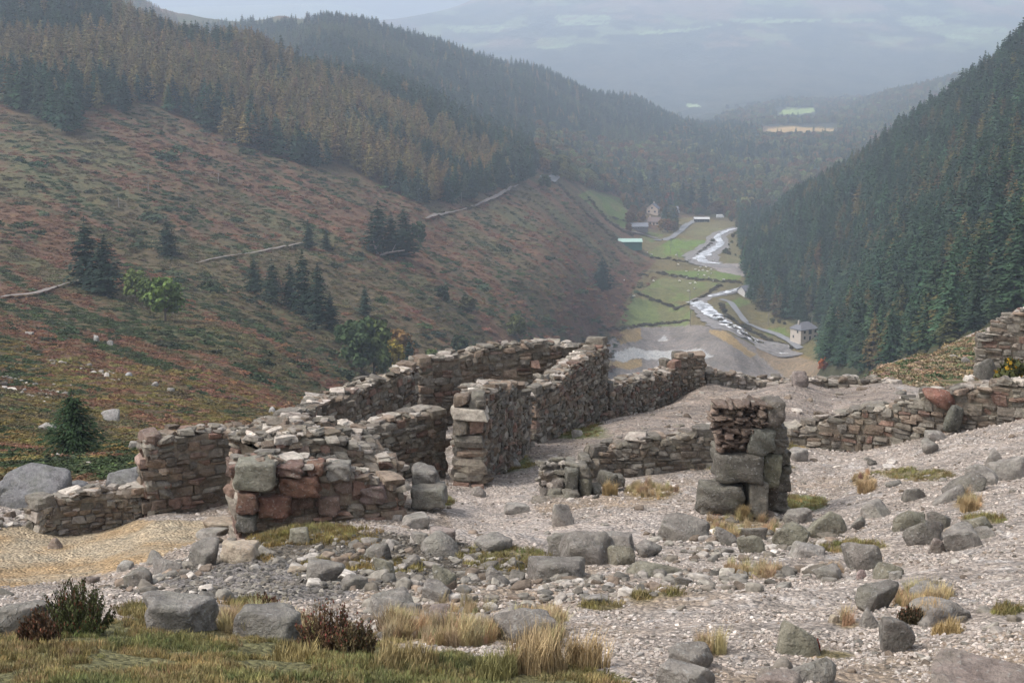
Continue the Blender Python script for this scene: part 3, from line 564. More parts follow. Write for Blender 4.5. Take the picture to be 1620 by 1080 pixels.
# single trees: kind, variant, photo x, photo y of the foot, height in photo px, width factor, colour, name, label, group
DK, DK2, YG = (.022, .038, .026), (.028, .046, .03), (.13, .165, .055)
single = [('pine', 0, 138, 458, 116, 1.25, DK, 'conifer_tree', 'tall dark conifer, left of the pair beside the hillside path'), ('pine', 1, 168, 470, 100, 1.35, DK, 'conifer_tree', 'broad dark conifer with a shaggy edge beside the pale green birches'),
 ('pine', 0, 265, 405, 62, 1.2, DK, 'conifer_tree', 'lone dark rounded conifer on the bracken slope above the hillside path'),
 ('broadleaf', 0, 215, 480, 55, .9, YG, 'birch_tree', 'smaller pale green birch next to the shaggy dark conifer'), ('broadleaf', 1, 262, 508, 72, 1.0, (.11, .16, .045), 'birch_tree', 'larger pale green birch with its foot lowest on the slope'),
 ('broadleaf', 2, 232, 488, 48, 1., (.08, .11, .035), 'birch_tree', 'dull green birch squeezed between two brighter birches'),
 ('pine', 1, 402, 465, 60, 1.05, DK2, 'conifer_tree', 'leftmost dark conifer of the group on the middle of the slope'), ('pine', 0, 432, 478, 70, 1.05, DK2, 'conifer_tree', 'dark conifer second from the left in the middle group'),
 ('pine', 0, 480, 505, 112, .85, DK, 'conifer_tree', 'tallest dark conifer of the group on the middle of the slope'), ('pine', 1, 503, 515, 100, .85, DK, 'conifer_tree', 'tall dark conifer just right of the tallest in the middle group'),
 ('pine', 1, 460, 490, 78, .9, DK, 'conifer_tree', 'bushy dark conifer in front of the tallest one'), ('pine', 1, 524, 524, 62, .9, DK, 'conifer_tree', 'small dark conifer at the right foot of the middle group'), ('spruce', 0, 578, 500, 48, 1.3, DK2, 'conifer_tree', 'thin lone conifer right of the middle group'),
 ('spruce', 2, 490, 395, 48, 1.3, DK, 'conifer_tree', 'short dark conifer at the bend of the hillside path'), ('spruce', 3, 516, 395, 34, 1.2, DK, 'conifer_tree', 'tiny dark conifer beside the bend of the path'),
 ('pine', 0, 598, 402, 84, 1.3, DK, 'conifer_tree', 'broad dark conifer at the left of the clump above the dead tree'), ('pine', 1, 640, 412, 86, 1.2, DK, 'conifer_tree', 'broad dark conifer at the right of the clump above the dead tree'), ('pine', 0, 620, 408, 74, .8, DK, 'conifer_tree', 'narrow conifer in the middle of the clump above the dead tree'), ('broadleaf', 0, 662, 388, 38, .9, (.04, .06, .03), 'broadleaf_tree', 'small round dull green tree at the right end of the conifer clump'),
 ('broadleaf', 1, 572, 590, 90, .9, (.06, .09, .04), 'broadleaf_tree', 'dark green tree at the left of the grove behind the ruin'), ('broadleaf', 2, 592, 598, 98, .85, (.085, .11, .04), 'broadleaf_tree', 'tall green tree with a yellowing top in the grove behind the ruin'), ('broadleaf', 0, 620, 598, 64, .9, (.26, .20, .04), 'broadleaf_tree', 'bright yellow tree in the grove behind the ruin'),
 ('broadleaf', 1, 630, 580, 62, 1.0, (.22, .13, .05), 'broadleaf_tree', 'orange brown tree behind the yellow one'), ('pine', 0, 648, 598, 70, .8, DK, 'conifer_tree', 'dark conifer at the right of the grove behind the ruin'), ('broadleaf', 2, 683, 585, 34, 1.2, (.11, .14, .045), 'broadleaf_tree', 'low pale green tree just above the top of the ruin wall'), ('broadleaf', 0, 540, 548, 36, .9, (.06, .10, .04), 'broadleaf_tree', 'small bright green tree at the upper left of the grove'),
 ('broadleaf', 2, 818, 535, 38, 1.1, (.10, .11, .04), 'broadleaf_tree', 'lone round olive tree on the lower slope above the ruin wall'), ('broadleaf', 0, 728, 568, 40, 1., (.045, .06, .03), 'broadleaf_tree', 'dark low tree peeping above the back wall of the ruin'),
 ('broadleaf', 1, 738, 498, 30, 1.2, (.08, .075, .035), 'broadleaf_tree', 'brownish round tree in the heath of the lower slope'), ('broadleaf', 2, 700, 475, 24, 1.3, (.035, .05, .03), 'broadleaf_tree', 'small dark round tree in the heath of the lower slope'),
 ('pine', 1, 952, 460, 54, 1.5, DK, 'conifer_tree', 'lone dark conifer above the lowest green field'),
 ('spruce', 2, 1502, 545, 66, 1.8, (.075, .08, .035), 'conifer_tree', 'thin yellowish conifer standing alone in front of the right forest'),
 ('spruce', 1, 1360, 590, 80, 1.2, (.04, .065, .035), 'conifer_tree', 'green spruce at the forest corner beside the orange bush'), ('broadleaf', 2, 1302, 588, 24, .9, (.42, .12, .03), 'orange_bush', 'bright orange bush at the brow below the house'),
 ('spruce', 3, 982, 305, 40, 1.2, DK, 'conifer_tree', 'dark conifer at the top of the green hillside field'), ('spruce', 0, 1012, 312, 44, 1.1, DK, 'conifer_tree', 'dark conifer behind the roof of the hamlet'), ('spruce', 1, 1034, 312, 52, 1., DK, 'conifer_tree', 'tall dark conifer directly behind the gabled house'),
 ('spruce', 2, 1078, 332, 48, 1.1, DK, 'conifer_tree', 'dark conifer left of the three in front of the valley woods'), ('spruce', 3, 1093, 334, 46, 1.1, DK, 'conifer_tree', 'dark conifer in the middle of the three by the hamlet road'), ('spruce', 0, 1112, 336, 56, 1.1, DK, 'conifer_tree', 'tallest of the three dark conifers by the hamlet road'),
 ('broadleaf', 0, 1062, 330, 26, 1., (.17, .07, .045), 'broadleaf_tree', 'rusty red tree beside the gabled house'), ('broadleaf', 1, 935, 292, 34, 1., (.055, .08, .04), 'broadleaf_tree', 'round green tree above the green hillside field'), ('broadleaf', 2, 1010, 352, 16, 1.2, (.05, .06, .03), 'broadleaf_tree', 'dark low tree beside the grey roofed shed'), ('broadleaf', 0, 1060, 352, 18, 1.2, (.05, .06, .03), 'broadleaf_tree', 'dark low tree in front of the gabled house'),
 ('broadleaf', 1, 862, 300, 24, 1., (.05, .07, .035), 'broadleaf_tree', 'round green tree at the bend of the upper road'), ('spruce', 1, 1240, 258, 26, 1.2, DK, 'conifer_tree', 'dark conifer on the valley floor before the straw coloured field'), ('broadleaf', 2, 1210, 250, 24, 1.2, (.04, .055, .03), 'broadleaf_tree', 'dark tree clump where the valley narrows')]
for k, v, x, y, hp, wf, col, nm, lab in single:
    p = hit(x, y, 250 if x > 1290 else 62); h = hp*p.y/FPX*1.02; s = h/HT[k]; put_tree(k, v, p, (s*wf, s), x*.7, col, nm, lab, 'bush' if 'bush' in nm else 'tree')
# small pine on the heath near the ruins
p = hit(118, 718, 62); hh = 108*p.y/FPX
hh *= 1.0; T, Cr = conifer(77, hh, hh*.56, nw=34, nb=22, nq=12, up=.22, bare=.02, q=hh*.022); r = empty('young_pine', p); tag(r, 'young bushy green pine alone on the yellow heath', 'tree')
mk('trunk', *T, [M['bark']], r); o = mk('crown', *Cr, [M['leaf']], r, sm=False); tint(o, (.026, .046, .02))
# dead fallen tree
p = hit(600, 405, 62); s = p.y/FPX; tb = [tube([(0, 0, -.5), (-6*s, 0, 12*s), (-10*s, 0, 30*s)], [.5, .35, .1]), tube([(0, 0, 0), (12*s, 0, 5*s), (40*s, 2, 8*s)], [.45, .4, .15]), tube([(-6*s, 0, 12*s), (4*s, 0, 22*s)], [.25, .08]), tube([(20*s, 1, 6*s), (26*s, 1, 18*s)], [.2, .06])]
M['dead'] = mat_plain('bleached_wood', (.30, .25, .23), .2, 2); V, F = cat_mesh(tb); o = mk('dead_tree', V, F, [M['dead']]); o.location = p; tag(o, 'bleached dead tree lying below the dark conifer clump', 'dead tree')
# scrub over the open slopes
bsrc = [source('bush_source', mk('bush_source', *dome(s, 1, .75, 340, .085), [M['shrub']], sm=False, link=False)) for s in (1, 2, 3, 4)]
def scrub(n, test, Y0, Y1, umin, umax, zmul, smin, smax, colf, name, label):
    Y = np.exp(rng.uniform(math.log(Y0), math.log(Y1), n)); X = rng.uniform(umin, umax, n)*Y; Z = H(X, Y); px, py = proj(X, Y, Z); k = test(X, Y, px, py); X, Y, Z = X[k], Y[k], Z[k]; n = len(X)
    s = rng.uniform(smin, smax, n)*np.clip(Y/330., .25, 2.)**.75*np.exp(rng.normal(0, .25, n)); c = colf(X, Y, n)
    scatter(name, np.c_[X, Y, Z-.15*s], np.c_[np.zeros((n, 2)), rng.uniform(0, 6.28, n)], np.c_[s*rng.uniform(.8, 1.5, n), s*rng.uniform(.8, 1.5, n), s*zmul*rng.uniform(.6, 1.2, n)], c, bsrc, label, 'scrub'); print(name, n)
OPEN = [(-80, 130), (0, 165), (110, 220), (125, 165), (205, 180), (215, 160), (330, 208), (500, 268), (600, 292), (680, 330), (850, 290), (930, 310), (960, 360), (1000, 400), (1040, 440), (1000, 470), (975, 545), (960, 620), (700, 700), (300, 720), (200, 760), (-80, 760)]
def hcol(X, Y, n):
    px_ = 810+FPX*X/Y; a = fbm((.82*X+.57*Y)/15., (.57*X-.82*Y)/95., 31, 5)+.04*smooth(560, 380, px_)*smooth(330, 420, Y); b = fbm((.82*X+.57*Y)/6., (.57*X-.82*Y)/48., 32, 5); r = rng.random(n)
    c = np.where((a+(b-.5)*.5+.035*smooth(150, 330, Y)+(r-.5)*.1 > .50)[:, None], jcol((.155, .085, .052), n, .2), jcol((.10, .085, .045), n, .22)); c = np.where((b+(r-.5)*.12 > .605)[:, None], jcol((.045, .06, .028), n, .25), c)
    lo = (Y < 190) & (fbm(X/2.4, Y/2.4, 88, 3) > .53); c = np.where(lo[:, None], jcol((.15, .115, .045), n, .18), c); return c
scrub(80000, lambda X, Y, px, py: inpoly(px, py, OPEN) & (px > -90) & (Y > 44) & ((px > 240) | (py < 772)) & ((Y > 62) | (px < 225)), 42, 1150, -.40, .12, .5, .45, 1.0, hcol, 'heath_scrub', 'low heather, bracken and gorse covering the open left hillside')
scrub(900, lambda X, Y, px, py: inpoly(px, py, OPEN) & (px > -90) & (fbm(X/60, Y/60, 81) > .54), 190, 1150, -.40, .12, .7, 1.1, 2.3, lambda X, Y, n: jcol((.045, .06, .032), n, .25), 'gorse_thickets', 'rounded dark green gorse thickets dotted over the left hillside')
scrub(40000, lambda X, Y, px, py: inpoly(px, py, BRACKEN_R) & (Y < 130) & ~((py>600)&(fbm(X/2,Y/2,8)>.5)), 52, 125, .2, .4, .8, .28, .6, lambda X, Y, n: jcol((.25, .19, .12), n, .18)*np.where(rng.random((n, 1)) < .25, np.array([[.35, .6, .5]]), 1.), 'bracken_bank', 'orange brown bracken and grass on the brow at right')
HEDG = [[(930, 312), (960, 350), (985, 366), (1000, 372)], [(965, 345), (1000, 350)], [(1130, 380), (1108, 400), (1098, 415), (1030, 408)], [(1040, 432), (1100, 442), (1175, 448)], [(1140, 452), (1100, 478), (1070, 488), (1010, 465)], [(1090, 508), (1000, 517), (960, 522)], [(880, 290), (930, 340), (975, 380)], [(1140, 480), (1150, 500), (1180, 520), (1215, 538), (1250, 552)], [(1130, 500), (1160, 520), (1210, 548)]]
hp = []
for L in HEDG:
    for (a, b), (c, d) in zip(L[:-1], L[1:]):
        for t in np.arange(0, 1, 3./max(8, math.hypot(c-a, (d-b)*2.5))): q = hit(a+(c-a)*t+rng.normal(0, 1.2), b+(d-b)*t+rng.normal(0, .8), 560, 2000, 260); hp.append(q)
hp = np.array(hp); n = len(hp); s = rng.uniform(.5, 2.0, n); scatter('hedgerows', hp, np.c_[np.zeros((n, 2)), rng.uniform(0, 6, n)], np.c_[s, s, s*.8], jcol((.075, .065, .04), n, .3), bsrc, 'dark hedges and scrub along the valley fields and stream', 'hedge')
# ================================================================ STONE
def cubegrid(n, pw=.8):
    """points on the unit cube (|p|max = 1) and quads, n segments an edge"""
    idx = {}; V = []; F = []
    def vid(p):
        k = tuple(p)
        if k not in idx: idx[k] = len(V); V.append(p)
        return idx[k]
    for ax in range(3):
        for sg in (0, n):
            for i in range(n):
                for j in range(n):
                    q = []
                    for a, b in ((i, j), (i+1, j), (i+1, j+1), (i, j+1)):
                        p = [0, 0, 0]; p[ax] = sg; p[(ax+1) % 3] = a; p[(ax+2) % 3] = b; q.append(vid(p))
                    F.append(q if sg else q[::-1])
    V = np.array(V, float)*2/n-1; V = np.sign(V)*np.abs(V)**pw; return V, np.array(F)
CG = {n: cubegrid(n) for n in (3, 4, 6, 10, 14)}; CG[5] = cubegrid(4, .3)
def rotz(a):
    c, s = np.cos(a), np.sin(a); R = np.zeros((len(a), 3, 3)); R[:, 0, 0] = c; R[:, 0, 1] = -s; R[:, 1, 0] = s; R[:, 1, 1] = c; R[:, 2, 2] = 1; return R
def rotx(a):
    c, s = np.cos(a), np.sin(a); R = np.zeros((len(a), 3, 3)); R[:, 1, 1] = c; R[:, 1, 2] = -s; R[:, 2, 1] = s; R[:, 2, 2] = c; R[:, 0, 0] = 1; return R
def stones(C, Hf, Rm, n=4, k=9., seed=0, tilt=.10, cuts=4, cd=(1.0, 1.4), rough=.05):
    """many stones at once: a box whose faces are tipped and whose corners are cut by chance planes, edges rounded"""
    R = np.random.default_rng(seed); C = np.asarray(C, float); Hf = np.asarray(Hf, float); m = len(C); D, F = CG[n]
    ax = np.concatenate([np.eye(3), -np.eye(3)]); nr = np.repeat(ax[None], m, 0)+R.normal(0, tilt, (m, 6, 3)); d6 = R.uniform(.88, 1.03, (m, 6))
    cn = R.normal(0, 1, (m, cuts, 3)); cn /= np.linalg.norm(cn, axis=2)[..., None]; dc = R.uniform(cd[0], cd[1], (m, cuts))
    nn = np.concatenate([nr, cn], 1); dd = np.concatenate([d6, dc], 1)
    q = np.maximum(np.einsum('vi,mpi->mvp', D, nn)/dd[:, None, :], 1e-6); r = (q**k).sum(2)**(-1/k)
    if rough:
        ph = R.uniform(0, 6.28, (m, 1, 6)); fr = R.uniform(2, 6, (m, 3, 6)); w = np.sin(np.einsum('vi,mij->mvj', D, fr)+ph).mean(2); r = r*(1+rough*w*1.6)
        if n >= 10: 
            ph = R.uniform(0, 6.28, (m, 1, 8)); fr = R.normal(0, 11, (m, 3, 8)); r = r*(1+rough*.3*np.sin(np.einsum('vi,mij->mvj', D, fr)+ph).mean(2))
    V = D[None]*r[..., None]*Hf[:, None, :]; V = np.einsum('mij,mvj->mvi', Rm, V)+C[:, None, :]
    nv = len(D); FF = (F[None]+(np.arange(m)*nv)[:, None, None]).reshape(-1, 4); return V.reshape(-1, 3), FF, nv
def stone_mat(name, lich=.5, bd=.02, sc=9., moss=.3):
    m, t, b = newmat(name); a = N(t, 'ShaderNodeVertexColor', layer_name='cover'); g = N(t, 'ShaderNodeNewGeometry'); p = g.outputs['Position']
    n1 = noise(t, p, sc, 8, .68); n2 = noise(t, p, sc*.35, 4); n3 = noise(t, p, sc*3.2, 5, .6)
    f = ramp(t, n1, [(.28, .45), (.5, .98), (.72, 1.5)]); c = mixc(t, a.outputs['Color'], f, 1.)
    f = ramp(t, n2, [(.3, (.85, .80, .78)), (.7, (1.12, 1.12, 1.1))]); c = mixc(t, c, f, 1.)
    l = ramp(t, n3, [(.585, 0), (.65, 1)]); mu = N(t, 'ShaderNodeMath', operation='MULTIPLY'); t.links.new(l, mu.inputs[0]); mu.inputs[1].default_value = lich; c = mixc(t, c, (.36, .355, .33), mu.outputs[0], 'MIX')
    mm = ramp(t, n2, [(.5, 0), (.68, 1)]); mu = N(t, 'ShaderNodeMath', operation='MULTIPLY'); t.links.new(mm, mu.inputs[0]); mu.inputs[1].default_value = moss; c = mixc(t, c, (.135, .125, .075), mu.outputs[0], 'MIX')
    t.links.new(c, b.inputs['Base Color']); b.inputs['Roughness'].default_value = .9
    ad = N(t, 'ShaderNodeMath', operation='ADD'); t.links.new(n1, ad.inputs[0]); t.links.new(n3, ad.inputs[1]); bump(t, b, ad.outputs[0], bd); return m
M['wallstone'] = stone_mat('wall_stone', .35, .025, 9, .22); M['boulder'] = stone_mat('boulder_stone', .5, .045, 7, .25); M['pebble'] = mat_leaf('pebble_stone', var=.25, scale=25)
PAL = {'grey': [(.16, .147, .128), (.20, .182, .155), (.135, .122, .105), (.24, .218, .185), (.18, .158, .132), (.155, .135, .11)], 'red': [(.18, .115, .092), (.21, .14, .11), (.17, .125, .105), (.15, .10, .08)],
       'pale': [(.36, .32, .28), (.32, .29, .26), (.42, .38, .335), (.28, .25, .22)], 'gravel': [(.37, .32, .28), (.33, .285, .25), (.43, .38, .34), (.29, .25, .22), (.36, .30, .255)], 'dark': [(.09, .083, .075), (.11, .10, .088)], 'brown': [(.17, .135, .105), (.145, .115, .09), (.20, .155, .12)]}
def pick(R, wts, n):
    ks = list(wts); w = np.array([wts[k] for k in ks], float); w /= w.sum(); o = np.empty((n, 3))
    for i, j in enumerate(R.choice(len(ks), n, p=w)): L = PAL[ks[j]]; o[i] = L[R.integers(len(L))]
    return o*np.exp(R.normal(0, .2, (n, 1)))
def wall(name, label, st, thick, side, wts, seed, ch=(.09, .21), wd=(.13, .46), rub=1., zdrop=.25, ends=(1, 1), cat='ruined wall', jag=.05):
    """st = (photo x, photo y of the top edge nearest us, metres away) along the visible face; the wall is thick towards side"""
    R = np.random.default_rng(seed); T = np.array([tuple(P(*s)) for s in st]); d = np.diff(T[:, :2], axis=0); L = np.r_[0, np.cumsum(np.linalg.norm(d, axis=1))]; tot = L[-1]
    def at(s):
        s = np.clip(s, 0, tot); return np.interp(s, L, T[:, 0]), np.interp(s, L, T[:, 1]), np.interp(s, L, T[:, 2])
    def dirn(s):
        i = int(np.clip(np.searchsorted(L, s)-1, 0, len(d)-1)); v = d[i]/np.linalg.norm(d[i]); return v, np.array([-v[1], v[0]])*side
    C, Hh, Rt, Cl = [], [], [], []
    gz = float(min(H(*at(s)[:2]) for s in np.linspace(0, tot, 12)))-zdrop; zt = T[:, 2].max()
    for face in (0, 1):
        z = gz
        while z < zt:
            h = R.uniform(*ch); s = -R.uniform(0, .2)
            while s < tot:
                w = R.uniform(*wd); w = min(w, h*3.2); w = max(w, h*.8); e = min(s+w, tot); m = .5*(max(s, 0)+e); x, y, top = at(m); v, nrm = dirn(m)
                if e-max(s, 0) < .08: s += w; continue
                zc = z+h/2+.03*math.sin(m*1.7+face*2+z*3)
                if zc+h*.3 < top+R.normal(0, jag) and zc+h > float(H(x, y))-.25:
                    dep = R.uniform(.16, .24); off = dep-.01+R.normal(0, .013) if face == 0 else thick-dep+.02
                    parts = [(zc, h/2)] if R.random() > .33 or h < .14 else [(zc-h*.24, h*.25), (zc+h*.25, h*.24)]
                    for zz, hz in parts:
                        c = np.array([x, y, zz]); c[:2] += nrm*off; C.append(c); Hh.append(((e-max(s, 0))/2*1.0, dep, hz*1.0)); Rt.append(math.atan2(v[1], v[0])+R.normal(0, .03)); Cl.append(0)
                s += w
            z += h
    for en, s in ((0, .16), (1, tot-.16)):          # the ends: long quoins alternating
        if not ends[en]: continue
        x, y, top = at(s); v, nrm = dirn(s); z = float(H(x, y))-.2; j = 0
        while z < top:
            h = R.uniform(.2, .36); n_ = 1 if R.random() < .5 else 2
            for q in range(n_):
                w = thick/n_; c = np.array([x, y, z+h/2]); c[:2] += nrm*(w*(q+.5))+v*(R.uniform(-.06, .03)*(1 if en else -1)); C.append(c); Hh.append((R.uniform(.18, .27), w/2*1.0, h/2*.97)); Rt.append(math.atan2(v[1], v[0])+R.normal(0, .04)); Cl.append(0)
            z += h
    n0 = len(C); cl = pick(R, wts, n0)
    nt = int(tot*thick*26*rub); tp = []
    for i in range(nt):
        s = R.uniform(0, tot); f = R.uniform(.05, .95); x, y, top = at(s); v, nrm = dirn(s); big = R.random() < .3; hz = R.uniform(.018, .045)+.03*big
        C.append(np.array([x+nrm[0]*f*thick, y+nrm[1]*f*thick, top+R.uniform(-.05, .03)])); Hh.append((R.uniform(.05, .13)*(1+.9*big), R.uniform(.05, .11)*(1+.9*big), hz)); Rt.append(R.uniform(0, 6.28))
    clt = pick(R, {'pale': .3, 'grey': .5, 'brown': .25}, len(C)-n0)
    cl = np.concatenate([cl, clt]); Rm = rotz(np.array(Rt)); til = R.normal(0, .04, len(C)); til[n0:] = R.normal(0, .22, len(C)-n0); Rm = np.einsum('mij,mjk->mik', Rm, rotx(til))
    V, F, nv = stones(C, Hh, Rm, 5, 18., seed, tilt=.12, cuts=5, cd=(.98, 1.45), rough=.04); col = np.repeat(cl, nv, 0)
    # rubble and mortar heart
    ss = np.linspace(0.06, tot-.06, max(3, int(tot/.18))); CV = []
    for s in ss:
        x, y, top = at(s); v, nrm = dirn(s)
        for f, zz in ((.13, gz), (.13, top-.10), (.5, top-.03+R.normal(0, .03)), (.87, top-.10), (.87, gz)):
            if f == .13: o = .055
            elif f == .87: o = thick-.055
            else: o = thick/2
            CV.append((x+nrm[0]*o, y+nrm[1]*o, zz+(R.normal(0, .025) if zz > gz+.2 else 0)))
    CF = []
    for i in range(len(ss)-1):
        for k in range(5): a = i*5+k; b_ = i*5+(k+1) % 5; CF.append((a, b_, b_+5, a+5))
    CF.append((0, 1, 2, 2)); CF = CF[:-1]; e = (len(ss)-1)*5
    CF += [(0, 4, 3, 1), (1, 3, 2, 1), (e, e+1, e+3, e+4), (e+1, e+2, e+3, e+1)]
    CF = [tuple(q) for q in CF if len(set(q)) == 4]
    CF += [(0, 4, 3, 1), (e, e+1, e+3, e+4)]
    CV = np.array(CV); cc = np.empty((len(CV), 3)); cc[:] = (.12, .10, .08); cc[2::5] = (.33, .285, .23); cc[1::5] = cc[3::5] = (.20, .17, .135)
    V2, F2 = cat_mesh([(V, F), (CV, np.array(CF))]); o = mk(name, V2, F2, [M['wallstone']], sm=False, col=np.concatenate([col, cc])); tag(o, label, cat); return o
GW = {'grey': .62, 'brown': .25, 'red': .13}; RW = {'grey': .25, 'brown': .3, 'red': .45}; PW = {'grey': .75, 'brown': .25}
wall('ruin_wall', 'long back wall of the roofless ruin, level top, facing us', [(668, 573, 43.6), (720, 563, 44.1), (780, 549, 44.8), (850, 543, 45.2), (900, 547, 45.8), (955, 549, 46.2)], .62, 1, GW, 101, ch=(.11, .24), wd=(.15, .5))
wall('ruin_wall', 'stepped side wall of the ruin running down from the far left corner', [(664, 580, 43.0), (640, 590, 42.0), (600, 602, 40.8), (560, 620, 39.3), (520, 632, 38.2), (492, 652, 37.0), (468, 664, 36.2)], .6, -1, GW, 102)
wall('ruin_wall', 'tall side wall ending in the sharp upright corner, grass at its foot', [(850, 628, 40.3), (862, 612, 40.7), (884, 604, 41.6), (905, 583, 43.0), (935, 562, 44.6), (963, 547, 46.2)], .65, 1, GW, 103, ch=(.09, .2))
wall('ruin_wall', 'thick wall stub with blocky near end beside the doorway gap', [(767, 640, 33.8), (774, 616, 34.6), (800, 608, 36.2), (818, 606, 37.6), (832, 622, 38.6), (843, 634, 39.6)], .72, 1, GW, 104, ch=(.1, .24))
wall('ruin_wall', 'middle wall of the ruin with broken flat top left of the doorway gap', [(440, 688, 32.2), (520, 684, 33.0), (600, 676, 33.6), (645, 660, 34.2), (680, 652, 34.7), (705, 654, 35.0)], .62, 1, GW, 105)
wall('ruin_wall', 'reddish stone wall with square corner above the pale sand', [(229, 700, 31.2), (262, 698, 31.4), (278, 696, 31.5), (284, 684, 31.6), (340, 682, 32.0), (440, 682, 32.6)], .62, 1, {'grey': .35, 'brown': .35, 'red': .3}, 106, ch=(.11, .24), wd=(.15, .5))
wall('ruin_wall', 'low broken wall along the back edge of the pale sand', [(62, 815, 30.4), (80, 796, 30.6), (130, 782, 30.9), (165, 772, 31.1), (226, 776, 31.3)], .5, 1, {'grey': .6, 'brown': .35, 'pale': .2}, 107, ch=(.08, .18), wd=(.12, .32))
wall('ruin_wall', 'low crumbling wall between the upright corner and the far stone stub', [(966, 612, 46.3), (1000, 602, 47.8), (1040, 594, 49.6), (1078, 582, 51.3)], .7, 1, GW, 108, ch=(.09, .2), wd=(.12, .35))
wall('wall_stub', 'ragged upright stone stub at the far edge of the gravel shelf', [(1074, 574, 51.4), (1086, 564, 51.5), (1100, 562, 51.6), (1116, 574, 51.7)], .6, 1, {'brown': .5, 'grey': .5}, 109, ch=(.07, .15), wd=(.1, .3), jag=.12)
wall('low_wall', 'very low pale edging wall along the far rim of the gravel shelf', [(1118, 589, 52), (1160, 592, 52.6), (1200, 600, 53), (1250, 603, 53), (1310, 601, 53.5), (1360, 600, 53.5), (1410, 607, 52.5)], .6, 1, {'pale': .5, 'grey': .5}, 110, ch=(.1, .2), wd=(.15, .5))
wall('low_wall', 'low mossy retaining wall just left of the stone pillar', [(938, 728, 33.8), (960, 716, 33.9), (985, 706, 34), (1012, 696, 34), (1060, 694, 34.2), (1130, 688, 34.4)], .55, 1, PW, 111, ch=(.1, .22), wd=(.13, .36))
wall('low_wall', 'long low field wall running from the stone pillar up to the right', [(1238, 684, 37.6), (1280, 668, 37.5), (1340, 654, 37.2), (1400, 642, 36.8), (1440, 634, 36.4), (1462, 622, 36.2), (1520, 618, 35.8), (1620, 606, 35.3), (1720, 598, 35)], .6, 1, {'grey': .7, 'brown': .2, 'red': .1}, 112, ch=(.1, .26), wd=(.13, .5))
wall('ruin_wall', 'dark ruined wall with stepped top on the bracken brow', [(1546, 536, 60), (1563, 528, 59.9), (1580, 510, 59.8), (1600, 502, 59.7), (1620, 492, 59.6), (1700, 470, 59.2)], .7, 1, {'grey': .8, 'red': .08, 'brown': .2}, 113, ch=(.16, .32), wd=(.22, .7))
# front corner of the ruin: lower, thick, with a heart of rubble climbing backwards
wall('ruin_wall', 'broken front wall of big dark red stones with rubble heart', [(374, 744, 27.0), (430, 730, 27.2), (480, 738, 27.4), (540, 742, 27.65), (590, 762, 27.85), (640, 776, 28.1)], .8, 1, RW, 114, ch=(.12, .26), wd=(.18, .5), rub=1.3)
wall('ruin_wall', 'crumbling rubble core behind the big dark red stones', [(424, 716, 28.2), (450, 700, 28.4), (480, 688, 28.6), (520, 692, 28.8), (560, 710, 28.9), (600, 724, 29), (636, 752, 29.1)], 1.7, 1, {'brown': .4, 'grey': .4, 'red': .15, 'pale': .15}, 115, ch=(.08, .18), wd=(.12, .34), rub=1.8, jag=.12, ends=(0, 0))
# ---------------------------------------------------------------- free-standing pillar, stone by stone
def block(px0, px1, py0, py1, Y, dep, col, name='stone', parent=None, seed=0, rot=0., n=10, back=0., k=11., cuts=4, tilt=.07, cd=(1.15, 1.5)):
    a = P(px0, py1, Y); b = P(px1, py0, Y); c = np.array([[(a.x+b.x)/2, Y+dep+back, (a.z+b.z)/2]]); h = np.array([[(b.x-a.x)/2, dep, (b.z-a.z)/2]])
    V, F, nv = stones(c, h, rotz(np.array([rot])), n, k+3, seed, tilt=tilt, cuts=cuts+2, cd=cd, rough=.09); return V, F, np.repeat(np.array([col]), len(V), 0)
def bundle(name, label, cat, bl, mat=None, parent=None):
    V, F = cat_mesh([(b[0], b[1]) for b in bl]); c = np.concatenate([b[2] for b in bl]); o = mk(name, V, F, [mat or M['boulder']], parent, col=c)
    if label: tag(o, label, cat)
    return o
pg = P(1175, 835, 28); pil = empty('stone_pillar', (0, 0, 0)); tag(pil, 'free standing pillar of stacked grey blocks with an eroded rubble top', 'pillar')
g1, g2, g3 = (.16, .148, .125), (.13, .122, .105), (.19, .178, .15)
base = [block(1104, 1184, 772, 822, 27.9, .42, g2, seed=1, rot=-.06, cd=(.95, 1.3)), block(1182, 1216, 764, 822, 27.95, .40, g3, seed=2, rot=.1), block(1212, 1252, 782, 812, 28.4, .3, g1, seed=3), block(1218, 1254, 752, 784, 28.5, .28, (.14, .13, .11), seed=4)]
for i in range(6): base.append(block(1112+i*9-4*(i % 2), 1150+i*8, 812+4*(i % 3), 838, 28.0+.04*i, .35, (.17, .10, .07), seed=10+i, n=4, rot=.1*(i-2)))
bundle('base_stones', None, None, base, parent=pil)
mid = [block(1140, 1236, 700, 830, 28.35, .28, (.09, .075, .06), seed=77), block(1131, 1210, 718, 769, 27.95, .40, g2, seed=5, rot=.03, cd=(1.3, 1.6), tilt=.04), block(1208, 1240, 720, 768, 28.1, .38, (.17, .165, .12), seed=6, rot=-.1), block(1236, 1252, 716, 740, 28.5, .25, g1, seed=7), block(1234, 1254, 738, 756, 28.5, .25, g1, seed=17)]
bundle('block', None, None, mid, parent=pil)
up = [block(1183, 1226, 679, 721, 27.95, .36, (.14, .14, .12), seed=8, rot=.1), block(1209, 1241, 635, 674, 28.1, .30, (.13, .115, .10), seed=9, rot=.05, cd=(1.2, 1.5))]
for i, (x0, x1, y0, y1) in enumerate([(1222, 1248, 678, 696), (1224, 1250, 694, 708), (1222, 1246, 706, 720), (1130, 1150, 708, 720), (1150, 1186, 710, 720), (1212, 1240, 670, 682)]): up.append(block(x0, x1, y0, y1, 28.2, .3, g1, seed=30+i, n=6))
bundle('upper_stones', None, None, up, parent=pil)
Rr = np.random.default_rng(5); rb = []
y = 716
